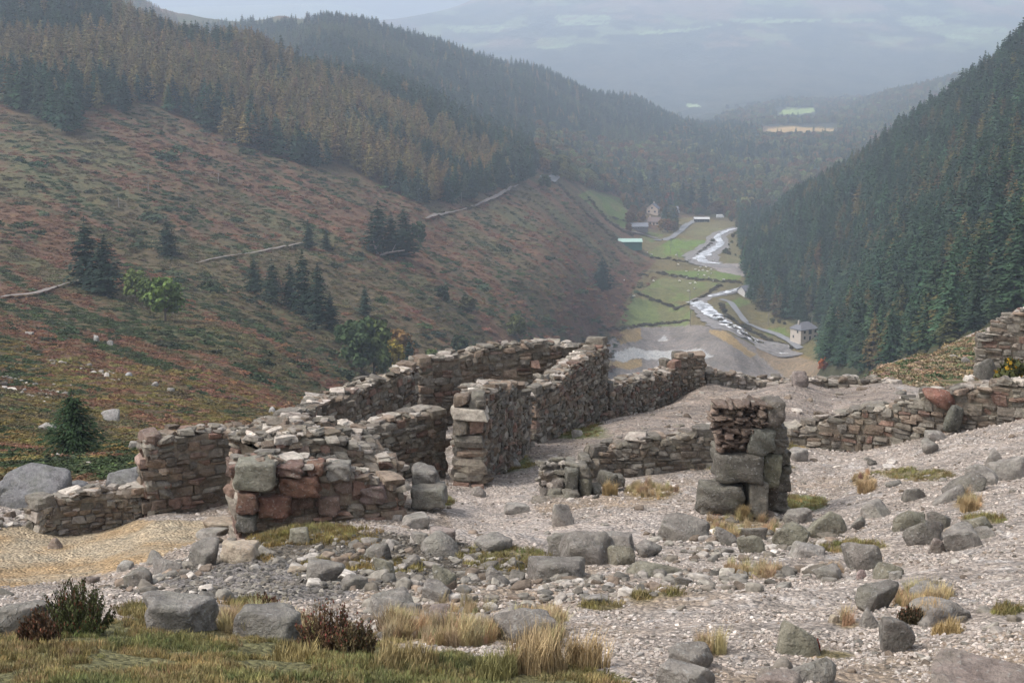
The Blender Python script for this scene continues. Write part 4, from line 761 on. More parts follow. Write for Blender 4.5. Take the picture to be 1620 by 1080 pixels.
while y > 642:
    h = Rr.uniform(3.5, 8); x = 1129+Rr.uniform(-3, 3)+(0 if y < 690 else 4)
    xe = 1188 if y > 676 else 1214
    while x < xe:
        w = Rr.uniform(9, 26); rb.append(block(x, min(x+w, xe+3), y-h, y+1, 28.0+Rr.uniform(-.05, .09), Rr.uniform(.28, .42), np.array((.14, .105, .085))*Rr.uniform(.7, 1.5), seed=int(Rr.integers(9999)), n=6, rot=Rr.normal(0, .15), cd=(1.0, 1.4), tilt=.12)); x += w*.92
    y -= h*.95
for i in range(14): x = Rr.uniform(1133, 1205); rb.append(block(x-6, x+8, 638+Rr.uniform(-2, 6), 648, 28.2+Rr.uniform(0, .4), .12, (.22, .2, .17), seed=i+400, n=4, rot=i))
bundle('rubble_top', None, None, rb, parent=pil)
# collapsed end of the low wall: rubble pile
rp = []
for i, (x0, x1, y0, y1, yy, c, r) in enumerate([(842, 898, 792, 818, 31.2, (.17, .15, .125), 0), (893, 917, 742, 780, 31.6, (.13, .125, .11), .15), (890, 918, 778, 800, 31.3, g1, .1), (916, 936, 755, 792, 31.7, (.135, .13, .10), -.1), (908, 932, 738, 756, 31.7, g1, .2), (893, 914, 732, 746, 31.9, g3, 0),
      (874, 894, 758, 778, 31.8, (.19, .17, .15), 0), (868, 892, 776, 792, 31.6, g1, .1), (855, 872, 766, 792, 32, (.2, .18, .16), .2), (936, 952, 772, 790, 31.8, g1, 0), (940, 962, 788, 800, 31.5, g2, .1), (952, 968, 755, 776, 32, g2, .4), (966, 990, 757, 772, 32.2, g1, .2), (922, 944, 792, 806, 31.2, (.15, .12, .1), 0), (918, 936, 724, 742, 33.4, g1, .1), (935, 950, 730, 745, 33.6, (.17, .15, .12), 0)]):
    rp.append(block(x0, x1, y0, y1, yy, .22+.05*(i % 3), c, seed=200+i, rot=r, n=6, cd=(.9, 1.35), tilt=.14))
for i in range(70):
    x = Rr.uniform(856, 925); yq = 727+abs(x-885)*.3+Rr.uniform(0, 50); rp.append(block(x-Rr.uniform(3, 8), x+Rr.uniform(3, 8), yq-Rr.uniform(3, 6), yq+3, 31.9+Rr.uniform(-.1, .3), .12, PAL['pale'][i % 4] if i % 3 else g1, seed=300+i, rot=Rr.uniform(0, 3), n=4, tilt=.2))
core = block(856, 940, 742, 812, 32.0, .4, (.12, .10, .08), seed=990, n=10, cd=(.8, 1.2)); rp.append(core)
bundle('rubble_pile', 'collapsed wall end heaped with pale rubble and leaning grey slabs', 'rubble pile', rp)
# loose quoins at the right end of the front ruin
bundle('stone_block', 'square cut grey block at the right foot of the front ruin', 'stone block', [block(652, 703, 776, 806, 29.3, .35, (.20, .19, .165), seed=61, n=10, cd=(1.3, 1.6), tilt=.04)])
bundle('stone_block', 'rounded grey block sitting on the square cut one', 'stone block', [block(648, 690, 748, 780, 29.7, .35, (.19, .18, .165), seed=62, n=10)])
bundle('stone_block', 'large lichened grey cornerstone at the left of the dark red stones', 'stone block', [block(370, 434, 734, 780, 26.84, .36, (.20, .195, .16), seed=63, n=14, cd=(1.3, 1.6), tilt=.04)])
for i, (x0, x1, y0, y1, c, l) in enumerate([(372, 408, 780, 816, (.15, .09, .07), 'dark red cornerstone under the lichened grey one'), (406, 460, 786, 822, (.155, .085, .065), 'widest dark red block in the bottom course'), (438, 500, 758, 788, (.17, .095, .07), 'wide rusty red block above the bottom course'), (430, 478, 738, 756, (.15, .10, .085), 'flat brown red block near the top of the front wall'),
      (374, 404, 816, 846, (.14, .135, .12), 'grey cornerstone at ground level below the red blocks'), (484, 510, 736, 756, (.17, .10, .075), 'small rounded red block beside a grey one near the top'), (514, 552, 738, 762, (.20, .19, .17), 'pale faced grey block near the top of the front wall'), (568, 610, 772, 800, (.17, .13, .12), 'pointed brown block at the right end of the front wall'), (500, 536, 786, 816, (.17, .12, .10), 'brown block low in the middle of the front wall')]):
    bundle('stone_block', l, 'stone block', [block(x0, x1, y0, y1, 26.86+.0046*(x0-372), .3, c, seed=70+i, n=10, cd=(1.25, 1.6), tilt=.05)])
# ================================================================ BOULDERS: photo x, y of the foot, width, height in photo px, colour, label
BG, BD, BL, BT, BR, BM = (.22, .205, .185), (.175, .162, .145), (.28, .262, .24), (.38, .32, .25), (.21, .175, .155), (.195, .185, .145)
BOULD = [
(1311, 849, 70, 42, BM, 'greenish grey wedge shaped boulder on the gravel right of the pillar'), (1251, 862, 58, 34, BM, 'mossy rounded boulder between the pillar and the wedge shaped one'),
(1083, 855, 82, 34, BD, 'long dark boulder left of the foot of the pillar'), (1150, 862, 36, 30, BG, 'upright grey rock in front of the pillar base'), (1188, 874, 46, 26, BM, 'squat mossy rock below the pillar base'), (1187, 850, 52, 20, BG, 'flat grey rock tucked under the pillar base'),
(1368, 901, 62, 42, BD, 'large dark speckled boulder alone on the right gravel'), (1405, 913, 48, 24, BM, 'low mossy rock touching the large dark speckled boulder'), (1390, 817, 50, 24, BG, 'angular bluish grey rock on the gravel below the field wall'), (1446, 789, 38, 18, BD, 'small flat dark slab above the boulder group at right'),
(1442, 832, 58, 24, BM, 'rounded mossy boulder at the left of the right boulder group'), (1463, 860, 64, 38, BD, 'dark wedge shaped boulder in the right boulder group'), (1523, 869, 64, 36, BG, 'broad grey boulder at the right of the dark wedge'), (1488, 838, 38, 32, BD, 'dark block behind the dark wedge shaped boulder'),
(1483, 874, 30, 24, BR, 'small reddish pyramid rock between two grey boulders'), (1557, 849, 36, 16, BG, 'low grey rock at the right end of the boulder group'), (1550, 837, 46, 20, BM, 'rounded low rock behind the broad grey boulder'), (1507, 846, 26, 14, BT, 'small tan rock lying among the right boulder group'),
(1472, 717, 28, 22, BG, 'round grey stone below the field wall'), (1483, 697, 36, 15, BL, 'flat pale stone leaning near the field wall foot'), (1527, 780, 66, 34, BD, 'dark outcrop boulder on the upper right gravel slope'), (1553, 768, 50, 34, BG, 'grey outcrop boulder behind the dark one at upper right'), (1600, 758, 66, 34, BG, 'broad grey outcrop boulder at the right edge'), (1505, 792, 58, 24, BG, 'smooth low outcrop hump left of the dark outcrop boulder'), (1585, 740, 50, 30, BG, 'upper grey outcrop block at the right edge'),
(1240, 809, 34, 20, BM, 'green tinged rock right beside the pillar'), (1264, 827, 46, 22, BG, 'grey slab between the pillar and the wedge boulder'), (1357, 837, 26, 20, BG, 'small pointed grey rock right of the wedge boulder'), (1280, 881, 54, 20, BL, 'flat pale grey rock below the mossy rounded boulder'), (1264, 728, 30, 20, BL, 'pale angular stone at the left end of the field wall'),
(1081, 928, 30, 18, BD, 'small dark rounded rock on a grassy patch in mid foreground'), (1310, 916, 48, 20, BG, 'half buried grey rock left of the speckled boulder'), (1391, 963, 74, 36, BD, 'big dark rounded boulder in the right foreground'), (1477, 950, 74, 24, BG, 'low smooth rock behind the big dark foreground boulder'), (1490, 984, 96, 34, BG, 'broad buried rock under the dry tussock at right'), (1380, 992, 48, 30, BG, 'grey rock in front of the big dark foreground boulder'),
(1265, 1034, 68, 50, BM, 'blocky dark mossy boulder in the lower right foreground'), (1094, 1053, 72, 34, BG, 'smooth grey boulder at the bottom centre right'), (1086, 1084, 94, 32, BG, 'broad flat boulder on the bottom edge right of centre'), (1269, 1078, 118, 34, BG, 'long low boulder near the bottom edge'), (1235, 1092, 80, 28, BR, 'brownish slab on the bottom edge below the long low boulder'),
(1420, 1030, 56, 56, BD, 'black mossy rock overhung by heather at lower right'), (1319, 985, 16, 14, BT, 'tiny tan stone standing on the gravel'), (1362, 916, 18, 15, (.34, .27, .25), 'small pinkish white stone at the foot of the speckled boulder'), (1418, 916, 19, 14, BL, 'small pale stone right of the speckled boulder'), (1560, 1090, 180, 28, BR, 'wide flat pinkish slab in the bottom right corner'),
(894, 830, 40, 34, (.25, .23, .205), 'pale rounded boulder in front of the rubble pile'), (819, 811, 44, 14, BL, 'thin flat slab lying on the gravel passage'), (930, 892, 90, 48, BD, 'biggest dark block of the outcrop in the middle'), (893, 880, 56, 38, BD, 'dark outcrop block left of the biggest one'), (981, 892, 48, 28, BM, 'reddish green rock right of the big dark outcrop'), (1027, 879, 44, 22, BG, 'rounded rock at the right end of the middle outcrop'), (975, 868, 60, 24, BG, 'flat topped grey rock behind the middle outcrop'),
(700, 877, 68, 32, BG, 'long grey boulder on the dark earth mound'), (607, 914, 35, 34, BM, 'round lichen green boulder left on the earth mound'), (703, 932, 39, 38, BM, 'round lichen green boulder in front of the earth mound'), (788, 923, 40, 28, BG, 'pointed grey rock right of the lichen green boulder'), (515, 920, 64, 32, BG, 'broad brownish grey rock at the left foot of the mound'), (562, 932, 46, 21, BD, 'flat dark rock below the earth mound'), (655, 896, 32, 20, BG, 'small grey rock on top of the earth mound'), (597, 885, 44, 28, BD, 'dark jagged rock on the earth mound'),
(880, 917, 94, 30, BD, 'wide dark slab right of the earth mound'), (622, 976, 76, 36, BG, 'slanting grey slab in the middle foreground'), (690, 947, 52, 24, BG, 'rounded ledge rock above the slanting slab'), (686, 987, 56, 15, BG, 'long narrow ledge stone below the slanting slab'), (654, 973, 32, 22, BG, 'upright grey stone right of the slanting slab'), (697, 975, 40, 15, BR, 'reddish ledge stone beside the slanting slab'),
(657, 835, 46, 22, BL, 'layered pale slab at the right corner of the front ruin'), (700, 859, 42, 24, (.26, .22, .20), 'pinkish slab at the edge of the gravel passage'), (830, 1016, 104, 50, BG, 'grey boulder behind the tall straw tussock'), (665, 860, 30, 18, BG, 'grey stone between the mound and the layered slab'), (1040, 911, 104, 20, BM, 'long mossy ledge in the middle of the foreground'), (780, 867, 62, 20, BG, 'low grey ledge where the gravel passage ends'), (944, 952, 40, 10, BL, 'thin pale slab flat on the foreground gravel'),
(280, 994, 118, 54, (.18, .17, .155), 'large slanting grey boulder in the left foreground grass'), (420, 1012, 114, 50, (.175, .165, .15), 'large flat topped grey boulder right of the slanting one'), (30, 1000, 96, 42, BG, 'grey boulder half hidden behind the green heather'), (322, 895, 50, 44, BG, 'split angular grey rock by the corner of the sand'), (378, 886, 62, 30, BT, 'pale tan slab next to the split angular rock'), (350, 838, 56, 17, BT, 'upper tan doorstep slab at the ruin corner'), (335, 850, 50, 13, BL, 'lower doorstep slab at the ruin corner'),
(262, 910, 50, 24, BG, 'flat grey rock at the edge of the sand'), (217, 927, 48, 26, BD, 'dark rock lowest along the edge of the sand'), (197, 902, 28, 13, BL, 'small flat stone on the sand edge'), (84, 867, 26, 16, (.26, .21, .17), 'single small rock lying alone on the pale sand'), (245, 892, 32, 18, BG, 'brownish rock in the rubble line by the sand'), (145, 922, 24, 11, BR, 'small dark stone on the lower sand edge'), (473, 860, 36, 24, BM, 'round mossy stone in the grass under the dark red wall'), (470, 906, 32, 10, BT, 'flat tan stone on the grey gravel hollow'),
(46, 806, 120, 66, (.16, .16, .165), 'huge smooth grey boulder behind the low wall at left'), (118, 796, 70, 36, (.15, .15, .155), 'second smooth grey boulder right of the huge one'), (12, 800, 60, 36, (.15, .15, .155), 'smooth grey boulder at the left picture edge'), (192, 772, 54, 30, (.17, .17, .17), 'smooth grey boulder left of the square wall corner'), (222, 764, 34, 26, (.15, .15, .15), 'grey boulder touching the square wall corner'), (70, 812, 60, 26, (.15, .15, .15), 'low smooth boulder in front of the huge one'),
(174, 667, 30, 20, (.30, .29, .28), 'pale tent shaped rock on the yellow heath'), (76, 681, 26, 10, BL, 'flat pale rock on the heath near the young pine'), (90, 724, 18, 8, BL, 'small pale rock at the foot of the young pine'), (152, 541, 9, 11, (.33, .32, .31), 'pale stone, left one of a pair on the slope'), (174, 547, 10, 9, (.33, .32, .31), 'pale stone, right one of a pair on the slope'), (244, 612, 12, 8, BL, 'small pale rock out on the middle heath'), (430, 655, 14, 12, (.33, .32, .31), 'pale rock on the heath just above the ruin top'), (270, 620, 12, 7, BL, 'small pale rock lower on the middle heath'), (46, 530, 14, 5, BL, 'flat pale rock high on the left slope'), (204, 596, 12, 7, (.3, .3, .3), 'pale stone at the end of the stone streak'), (215, 712, 24, 14, BL, 'grey stone peeping behind the square wall corner'),
(1266, 610, 26, 24, (.22, .19, .175), 'pointed brown rock on the far edge of the gravel shelf'), (1340, 606, 26, 12, BL, 'pale low rock on the rim by the bracken'), (1512, 571, 20, 10, BL, 'pale stone in the bracken left of the dark ruined wall'), (1528, 576, 14, 12, BL, 'smaller pale stone beside the dark ruined wall'), (1558, 600, 34, 34, (.13, .125, .11), 'squared dark block at the foot of the ruined wall on the brow'), (894, 683, 24, 18, BD, 'dark triangular stone leaning at the tall side wall'), (914, 690, 20, 12, BL, 'pale stone in the grass by the tall side wall'), (812, 738, 24, 12, BL, 'pale rock in the grass below the blocky wall end'), (800, 724, 24, 18, (.2, .16, .14), 'brown rock at the foot of the blocky wall end'), (757, 785, 24, 16, (.24, .22, .2), 'pointed pale rock at the doorway gap'), (1490, 640, 54, 26, (.21, .11, .085), 'big rusty red capstone on the field wall'), (1508, 674, 30, 34, (.12, .12, .105), 'upright dark stone set in the field wall')]
for i, (x, y, w, h, c, lab) in enumerate(BOULD):
    ym = 4 if y > 700 or x > 600 or (y > 760) else 62
    if lab.startswith(('grey stone peeping', 'pale rock on the heath')): ym = 62
    p = hit(x, min(y, 1150), ym)
    if 'capstone' in lab: p = P(x, y, 36.0)
    if 'set in the field wall' in lab: p = P(x, y, 35.6)
    sc = p.y/FPX/CPI; hw = w*sc/2*1.04; hv = h*sc; R = np.random.default_rng(1000+i); dz = hv*.8 if h > w*.3 else hv*.9; n = 14 if w > 34 else (10 if w > 18 else 6)
    flat = 'slab' in lab or 'flat' in lab
    V, F, nv = stones([(0, 0, 0)], [(hw, hw*R.uniform(.6, .85), dz)], rotz(np.array([R.normal(0, .35)])), n, 15. if not flat else 18., 1000+i, tilt=.3 if not flat else .12, cuts=11 if not flat else 8, cd=(.72, 1.15) if not flat else (.85, 1.2), rough=.05)
    V[:, 2] -= V[:, 2].max(); V[:, 2] += hv; V[:, 0] -= (V[:, 0].max()+V[:, 0].min())/2
    V[:, 0] *= hw*2/(V[:, 0].max()-V[:, 0].min())
    o = mk('stone_slab' if flat else ('boulder' if w > 30 else 'rock'), V, F, [M['boulder']], col=np.repeat(np.array([c])*np.exp(R.normal(0, .06)), len(V), 0)); o.location = p+Vector((0, hw*.35, 0)); tag(o, lab, 'rock' if w > 30 else 'stone')
# ---------------------------------------------------------------- loose stones in the rubble zones
ZONES = [('grey stone in the loose line of rubble along the lower edge of the sand', 'rubble stones beside the sand', [(180, 925), (300, 880), (345, 845), (400, 870), (330, 905), (220, 945)], 20, 6, 22, 'grey'),
 ('small dark stone half sunk in the dark earth mound before the front ruin', 'stones on the earth mound', [(450, 880), (560, 850), (700, 860), (850, 900), (860, 930), (600, 940), (480, 930)], 30, 7, 26, 'grey'),
 ('low grey ledge stone in the rocky strip across the middle foreground', 'ledge stones in the foreground strip', [(560, 950), (760, 925), (1200, 895), (1330, 900), (1200, 935), (900, 950), (760, 1000), (600, 1010)], 45, 10, 34, 'grey'),
 ('loose stone in the litter around the foot of the stone pillar', 'stones around the pillar foot', [(1030, 850), (1100, 820), (1260, 800), (1330, 870), (1200, 890), (1050, 890)], 24, 7, 22, 'grey'),
 ('loose pale stone scattered on the right hand gravel slope', 'stones on the right gravel slope', [(1250, 730), (1620, 680), (1620, 1060), (1350, 1060), (1300, 900), (1420, 880), (1300, 790)], 60, 6, 20, 'pale'),
 ('loose stone strewn on the gravel passage between the walls', 'stones on the gravel passage', [(700, 790), (860, 740), (980, 780), (1100, 780), (1030, 850), (800, 850), (700, 850)], 24, 6, 20, 'pale'),
 ('small pale stone among boulders on the left heath beyond the ruin', 'pale stones on the left heath', [(0, 540), (220, 600), (450, 640), (420, 680), (250, 660), (0, 720)], 20, 3, 8, 'pale'),
 ('flat pale stone of the broken footing at the left end of the sand', 'footing stones beside the sand', [(-10, 815), (70, 795), (75, 815), (20, 835), (-10, 838)], 12, 12, 26, 'pale'),
 ('flat weathered stone set in the worn gravel shelf behind the walls', 'stones on the gravel shelf', [(980, 665), (1110, 610), (1400, 610), (1380, 640), (1130, 680), (980, 700)], 22, 8, 24, 'brown'),
 ('pale stone tumbled along the bank between field wall and bracken', 'stones on the bank by the bracken', [(1400, 625), (1560, 590), (1620, 600), (1620, 606), (1440, 632)], 18, 8, 26, 'pale')]
STM = [stones([(0, 0, 0)], [(1, 1, 1)], rotz(np.array([0.])), 6, 9., 700+i, tilt=.2, cuts=8, cd=(.85, 1.3), rough=.07)[:2] for i in range(8)]
M['loose'] = mat_leaf('loose_stone', var=.35, scale=14); _t = M['loose'].node_tree; _b = [n for n in _t.nodes if n.type == 'BSDF_PRINCIPLED'][0]; _g = N(_t, 'ShaderNodeNewGeometry'); bump(_t, _b, noise(_t, _g.outputs['Position'], 12, 7, .65), .03)
smesh = [mk('loose_stone', V, F, [M['loose']], link=False) for V, F in STM]
for lab, grp, poly, n, w0, w1, pal in ZONES:
    xs = [q[0] for q in poly]; yy = [q[1] for q in poly]; k = 0
    while k < n:
        x = rng.uniform(min(xs), max(xs)); y = rng.uniform(min(yy), max(yy))
        if not bool(inpoly([x], [y], poly)[0]): continue
        p = hit(x, y, 62 if 'heath' in lab else 4, 400, 260); w = rng.uniform(w0, w1)*rng.uniform(.6, 1); s = w*p.y/FPX/2; o = bpy.data.objects.new('loose_stone', smesh[int(rng.integers(8))]); COL.objects.link(o)
        fl = rng.uniform(.3, .75) if 'ledge' not in lab and 'flat' not in lab else rng.uniform(.2, .4)
        o.location = p+Vector((0, 0, s*fl*.25)); o.scale = (s*rng.uniform(.8, 1.25), s*rng.uniform(.7, 1.1), s*fl); o.rotation_euler = (rng.normal(0, .15), rng.normal(0, .15), rng.uniform(0, 6.28)); tint(o, pick(rng, {pal: .6, 'grey': .35, 'brown': .15, 'pale': .1}, 1)[0]); tag(o, lab, 'stone', grp); k += 1
# ---------------------------------------------------------------- gravel
psrc = [source('pebble_source', mk('pebble_source', *stones([(0, 0, 0)], [(1, .8, .55)], rotz(np.array([0.])), 3, 7., 50+i, tilt=.25, cuts=6, cd=(.8, 1.3), rough=.0)[:2], [M['pebble']], sm=False, link=False)) for i in range(6)]
def strew(name, n, Y0, Y1, ok, smin, smax, pal, label, pw=.5):
    Y = np.exp(rng.uniform(math.log(Y0), math.log(Y1), n)); X = rng.uniform(-.37, .37, n)*Y; Z = H(X, Y); px, py = proj(X, Y, Z); k = ok(X, Y, px, py); X, Y, Z = X[k], Y[k], Z[k]; n = len(X)
    s = (smin+(smax-smin)*rng.random(n)**3)*(Y/20)**pw; scatter(name, np.c_[X, Y, Z+s*.1], np.c_[rng.normal(0, .3, (n, 2)), rng.uniform(0, 6.28, n)], np.c_[s*rng.uniform(.7, 1.3, n), s, s*rng.uniform(.7, 1.2, n)], pick(rng, pal, n), psrc, label, 'gravel'); print(name, n)
def softgrass(X, Y, px, py):
    m = inpoly(px+(fbm(X*1.2, Y*1.2, 51)-.5)*50, py+(fbm(X*1.2, Y*1.2, 52)-.5)*26, GRASS_FG) | inpoly(px, py, SAND)
    for a, b, rx, ry, k in TUFTS:
        if rx: m |= ((px-a)/rx)**2+((py-b)/ry)**2 < .8
    return m
strew('gravel', 210000, 8.5, 44, lambda X, Y, px, py: ~softgrass(X, Y, px, py) & ~inpoly(px, py, SOIL) & ~inpoly(px, py, GREYG) & ~inpoly(px, py, SHELF) & (py < 1120) & (fbm(X/.9, Y/.9, 91, 3)+rng.normal(0, .12, X.size)-.22*inpoly(px, py, PASS)-.16*inpoly(px, py, PATHR) > .44), .006, .032, {'gravel': .8, 'grey': .12, 'pale': .06, 'brown': .05}, 'pale pinkish gravel spread over the ground before the ruins')
strew('dark_gravel', 40000, 14, 34, lambda X, Y, px, py: (inpoly(px, py, SOIL) | inpoly(px, py, GREYG)), .012, .05, {'grey': .5, 'dark': .5, 'pale': .04}, 'dark grey shale chips in the hollow before the front ruin')
strew('shelf_grit', 20000, 36, 56, lambda X, Y, px, py: inpoly(px, py, SHELF) & (rng.random(X.size) < .4), .008, .03, {'brown': .5, 'grey': .3, 'pale': .25}, 'brown grit lying on the worn shelf behind the walls')
strew('scree', 9000, 62, 260, lambda X, Y, px, py: inpoly(px+(fbm(X/3, Y/3, 5)-.5)*16, py+(fbm(X/3, Y/3, 6)-.5)*10, [(-5, 592), (40, 600), (110, 626), (105, 640), (60, 634), (0, 615)]) | inpoly(px+(fbm(X/3, Y/3, 5)-.5)*10, py+(fbm(X/3, Y/3, 6)-.5)*8, [(8, 548), (60, 556), (130, 575), (210, 600), (205, 608), (120, 585), (40, 562)]), .05, .17, {'pale': .6, 'grey': .4}, 'streaks of pale scree on the left heath')
rsrc = [source('rubble_source', m_) for m_ in smesh]
RUBZ = [ZONES[i][2] for i in (0, 1, 2, 3, 7)]
Y = np.exp(rng.uniform(math.log(9), math.log(54), 26000)); X = rng.uniform(-.37, .37, 26000)*Y; Z = H(X, Y); px, py = proj(X, Y, Z); k = np.zeros(X.shape, bool)
for z_ in RUBZ: k |= inpoly(px, py, z_)
k |= (py < 1100) & ~softgrass(X, Y, px, py) & (rng.random(X.size) < .045); k &= (rng.random(X.size) < .42) & ~inpoly(px, py, PASS) & ~inpoly(px, py, PATHR); X, Y, Z = X[k], Y[k], Z[k]; n = len(X); s = (.03+.11*rng.random(n)**2.5)*(Y/25)**.5
scatter('rubble', np.c_[X, Y, Z+s*.12], np.c_[rng.normal(0, .2, (n, 2)), rng.uniform(0, 6.28, n)], np.c_[s, s*.8, s*rng.uniform(.35, .7, n)], pick(rng, {'grey': .55, 'pale': .25, 'brown': .2}, n), rsrc, 'small rubble and chips littered between the larger stones', 'rubble'); print('rubble', n)
# ---------------------------------------------------------------- grass, heather
def blades(seed, n=46, h=.2, r=.09, w=.0045, bend=.5):
    R = np.random.default_rng(seed); V = []; F = []
    for i in range(n):
        a = R.uniform(0, 6.283); rr = r*math.sqrt(R.random()); p = np.array([math.cos(a)*rr, math.sin(a)*rr, -.02]); b = R.uniform(0, 6.283); ln = h*R.uniform(.5, 1.15); bd = bend*R.uniform(.2, 1)*ln; s = np.array([-math.sin(b), math.cos(b), 0])*w
        d = np.array([math.cos(b), math.sin(b), 0]); q = [p, p+d*bd*.3+np.array([0, 0, ln*.6]), p+d*bd+np.array([0, 0, ln])]; k = len(V)
        V += [q[0]-s, q[0]+s, q[1]+s*.8, q[1]-s*.8, q[2]+s*.15, q[2]-s*.15]; F += [(k, k+1, k+2, k+3), (k+3, k+2, k+4, k+5)]
    return np.array(V), np.array(F)
gsrc = [source('grass_source', mk('grass_source', *blades(s, 46, .10, .10), [M['dry']], sm=False, link=False)) for s in range(4)]
tsrc = [source('tussock_source', mk('tussock_source', *blades(s+20, 70, .3, .09, .004, .55), [M['dry']], sm=False, link=False)) for s in range(4)]
def grass(name, n, Y0, Y1, ok, s0, s1, colf, src, label):
    Y = np.exp(rng.uniform(math.log(Y0), math.log(Y1), n)); X = rng.uniform(-.37, .37, n)*Y; Z = H(X, Y); px, py = proj(X, Y, Z); k = ok(X, Y, px, py); X, Y, Z = X[k], Y[k], Z[k]; n = len(X); s = rng.uniform(s0, s1, n)
    scatter(name, np.c_[X, Y, Z], np.c_[rng.normal(0, .12, (n, 2)), rng.uniform(0, 6.28, n)], np.c_[s, s, s*rng.uniform(.7, 1.3, n)], colf(X, Y, n), src, label, 'grass'); print(name, n)
GRN, STRAW = (.165, .165, .07), (.36, .28, .16)
def gcol(X, Y, n):
    f = smooth(.30, .52, fbm(X/.8, Y/.8, 95)+rng.normal(0, .07, n)); return jcol(GRN, n, .2)*(1-f[:, None])+jcol((.27, .215, .10), n, .2)*f[:, None]
grass('grass', 19000, 8.3, 16, lambda X, Y, px, py: inpoly(px+(fbm(X*1.2, Y*1.2, 51)-.5)*60, py+(fbm(X*1.2, Y*1.2, 52)-.5)*30, GRASS_FG) & (fbm(X/.4, Y/.4, 96) > .44), .3, .62, gcol, gsrc, 'short green and straw coloured grass along the bottom left')
def near_tufts(kinds, thr):
    def f(X, Y, px, py):
        m = np.zeros(X.shape, bool); n1 = fbm(X/1.3, Y/1.3, 21, 5)
        for a, b, rx, ry, k in TUFTS:
            if rx and k in kinds: m |= ((px-a)/rx)**2+((py-b)/ry)**2+(n1-.5)*2.4 < thr
        return m
    return f
grass('grass_patches', 50000, 12, 52, near_tufts((0, 1), .8), .35, .9, lambda X, Y, n: jcol((.20, .17, .075), n, .25), gsrc, 'thin mossy grass patches between the stones')
grass('dry_grass', 26000, 9, 36, near_tufts((2,), .65), .3, .65, lambda X, Y, n: jcol(STRAW, n, .2), tsrc, 'straw coloured dry grass in loose patches')
grass('mound_grass', 22000, 18, 32, lambda X, Y, px, py: inpoly(px, py, SOIL) & ((fbm(X/1.3, Y/1.3, 21, 5) > .56) | ((py < 862) & (px < 600))), .4, .9, lambda X, Y, n: jcol((.20, .155, .06), n, .25), gsrc, 'yellowish grass growing on the earth mound')
def tussock(x, y, hpx, wpx, col, label, name='grass_tussock', cat='grass tussock', dens=1.):
    p = hit(x, y, 4); s = p.y/FPX; hh = hpx*s; rr = wpx*s/2; R = np.random.default_rng(int(x)); parts = []
    for i in range(int(26*dens)):
        a = R.uniform(0, 6.28); d = rr*math.sqrt(R.random())*.75; V, F = blades(int(x)+i, 30, hh*R.uniform(.6, 1.05), rr*.22, .0035, .5); V = V+np.array([math.cos(a)*d, math.sin(a)*d, 0]); parts.append((V, F))
    V, F = cat_mesh(parts); o = mk(name, V, F, [M['dry']], sm=False); o.location = p; tint(o, col); tag(o, label, cat); return o
for a in [(850, 1062, 84, 120, (.40, .30, .17), 'tallest straw coloured tussock in the bottom middle', ), (930, 1055, 60, 90, (.42, .31, .17), 'straw tussock just right of the tallest one'), (790, 1070, 50, 90, (.25, .23, .10), 'greener tussock left of the tallest straw one'), (1465, 985, 42, 70, (.40, .27, .13), 'orange straw tussock growing on the buried rock at right'), (1500, 1002, 30, 60, (.38, .28, .14), 'low straw tussock below the orange one'), (1370, 777, 22, 36, (.38, .27, .15), 'small straw tussock on the gravel above the boulder group'), (1535, 808, 26, 34, (.36, .26, .14), 'straw tussock between the outcrop and the boulder group'),
          (380, 990, 34, 130, (.35, .26, .15), 'dry grass between the two large grey foreground boulders'), (640, 1050, 40, 130, (.33, .26, .13), 'straggly straw grass right of the red heather'), (480, 1045, 34, 120, (.30, .24, .11), 'straw grass before the flat topped grey boulder'), (1320, 905, 20, 40, (.34, .25, .16), 'faded tussock at the left of the speckled boulder'), (1175, 822, 26, 20, (.30, .22, .11), 'dry grass tuft hanging at the pillar base'), (965, 782, 24, 30, (.33, .24, .12), 'dry grass tuft at the right of the rubble pile')]:
    tussock(*a)
def heather(x, y, hpx, wpx, cols, label, fc):
    p = hit(x, y, 4); s = p.y/FPX; hh = hpx*s; rr = wpx*s/2; R = np.random.default_rng(int(x)+5); S_, L, Fl = [], ([], [], []), ([], [], [])
    hh *= 1.3
    for i in range(max(90, int(170*wpx/120))):
        a = R.uniform(0, 6.28); d = math.sqrt(R.random()); b = np.array([math.cos(a)*d*rr*.6, math.sin(a)*d*rr*.45, -.02]); tip = np.array([math.cos(a)*d*rr*R.uniform(.8, 1.35), math.sin(a)*d*rr*.7, hh*(1-.6*d*d)*R.uniform(.5, 1.15)]); md = (b+tip)/2+np.array([0, 0, hh*.06])
        S_.append(tube([b, md, tip], [.004, .003, .0015], 3))
        for f in np.linspace(.15, 1, 44):
            q = b*(1-f)+tip*f+R.normal(0, .008, 3); u = R.normal(0, 1, 3); u /= np.linalg.norm(u); v = np.cross(u, [.3, .2, 1]); v /= np.linalg.norm(v); G = Fl if (f > .86 and R.random() < .3) else L
            sz = R.uniform(.0035, .007); G[0].append(q); G[1].append(u*sz); G[2].append((v*.4+np.array([0, 0, .9]))*sz*1.7)
    r = empty('heather_bush', p); tag(r, label, 'heather'); mk('stems', *cat_mesh(S_), [M['bark']], r); o = mk('foliage', *quads(*map(np.array, L)), [M['shrub']], r, sm=False); tint(o, cols)
    if wpx < 20: return
    o = mk('flowers', *quads(*map(np.array, Fl)), [M['shrub']], r, sm=False); tint(o, fc)
heather(125, 1002, 72, 122, (.075, .085, .035), 'dark green heather bush with rusty tips at lower left', (.11, .05, .03)); heather(60, 1015, 40, 70, (.08, .05, .03), 'low reddish heather left of the dark green bush', (.13, .055, .035))
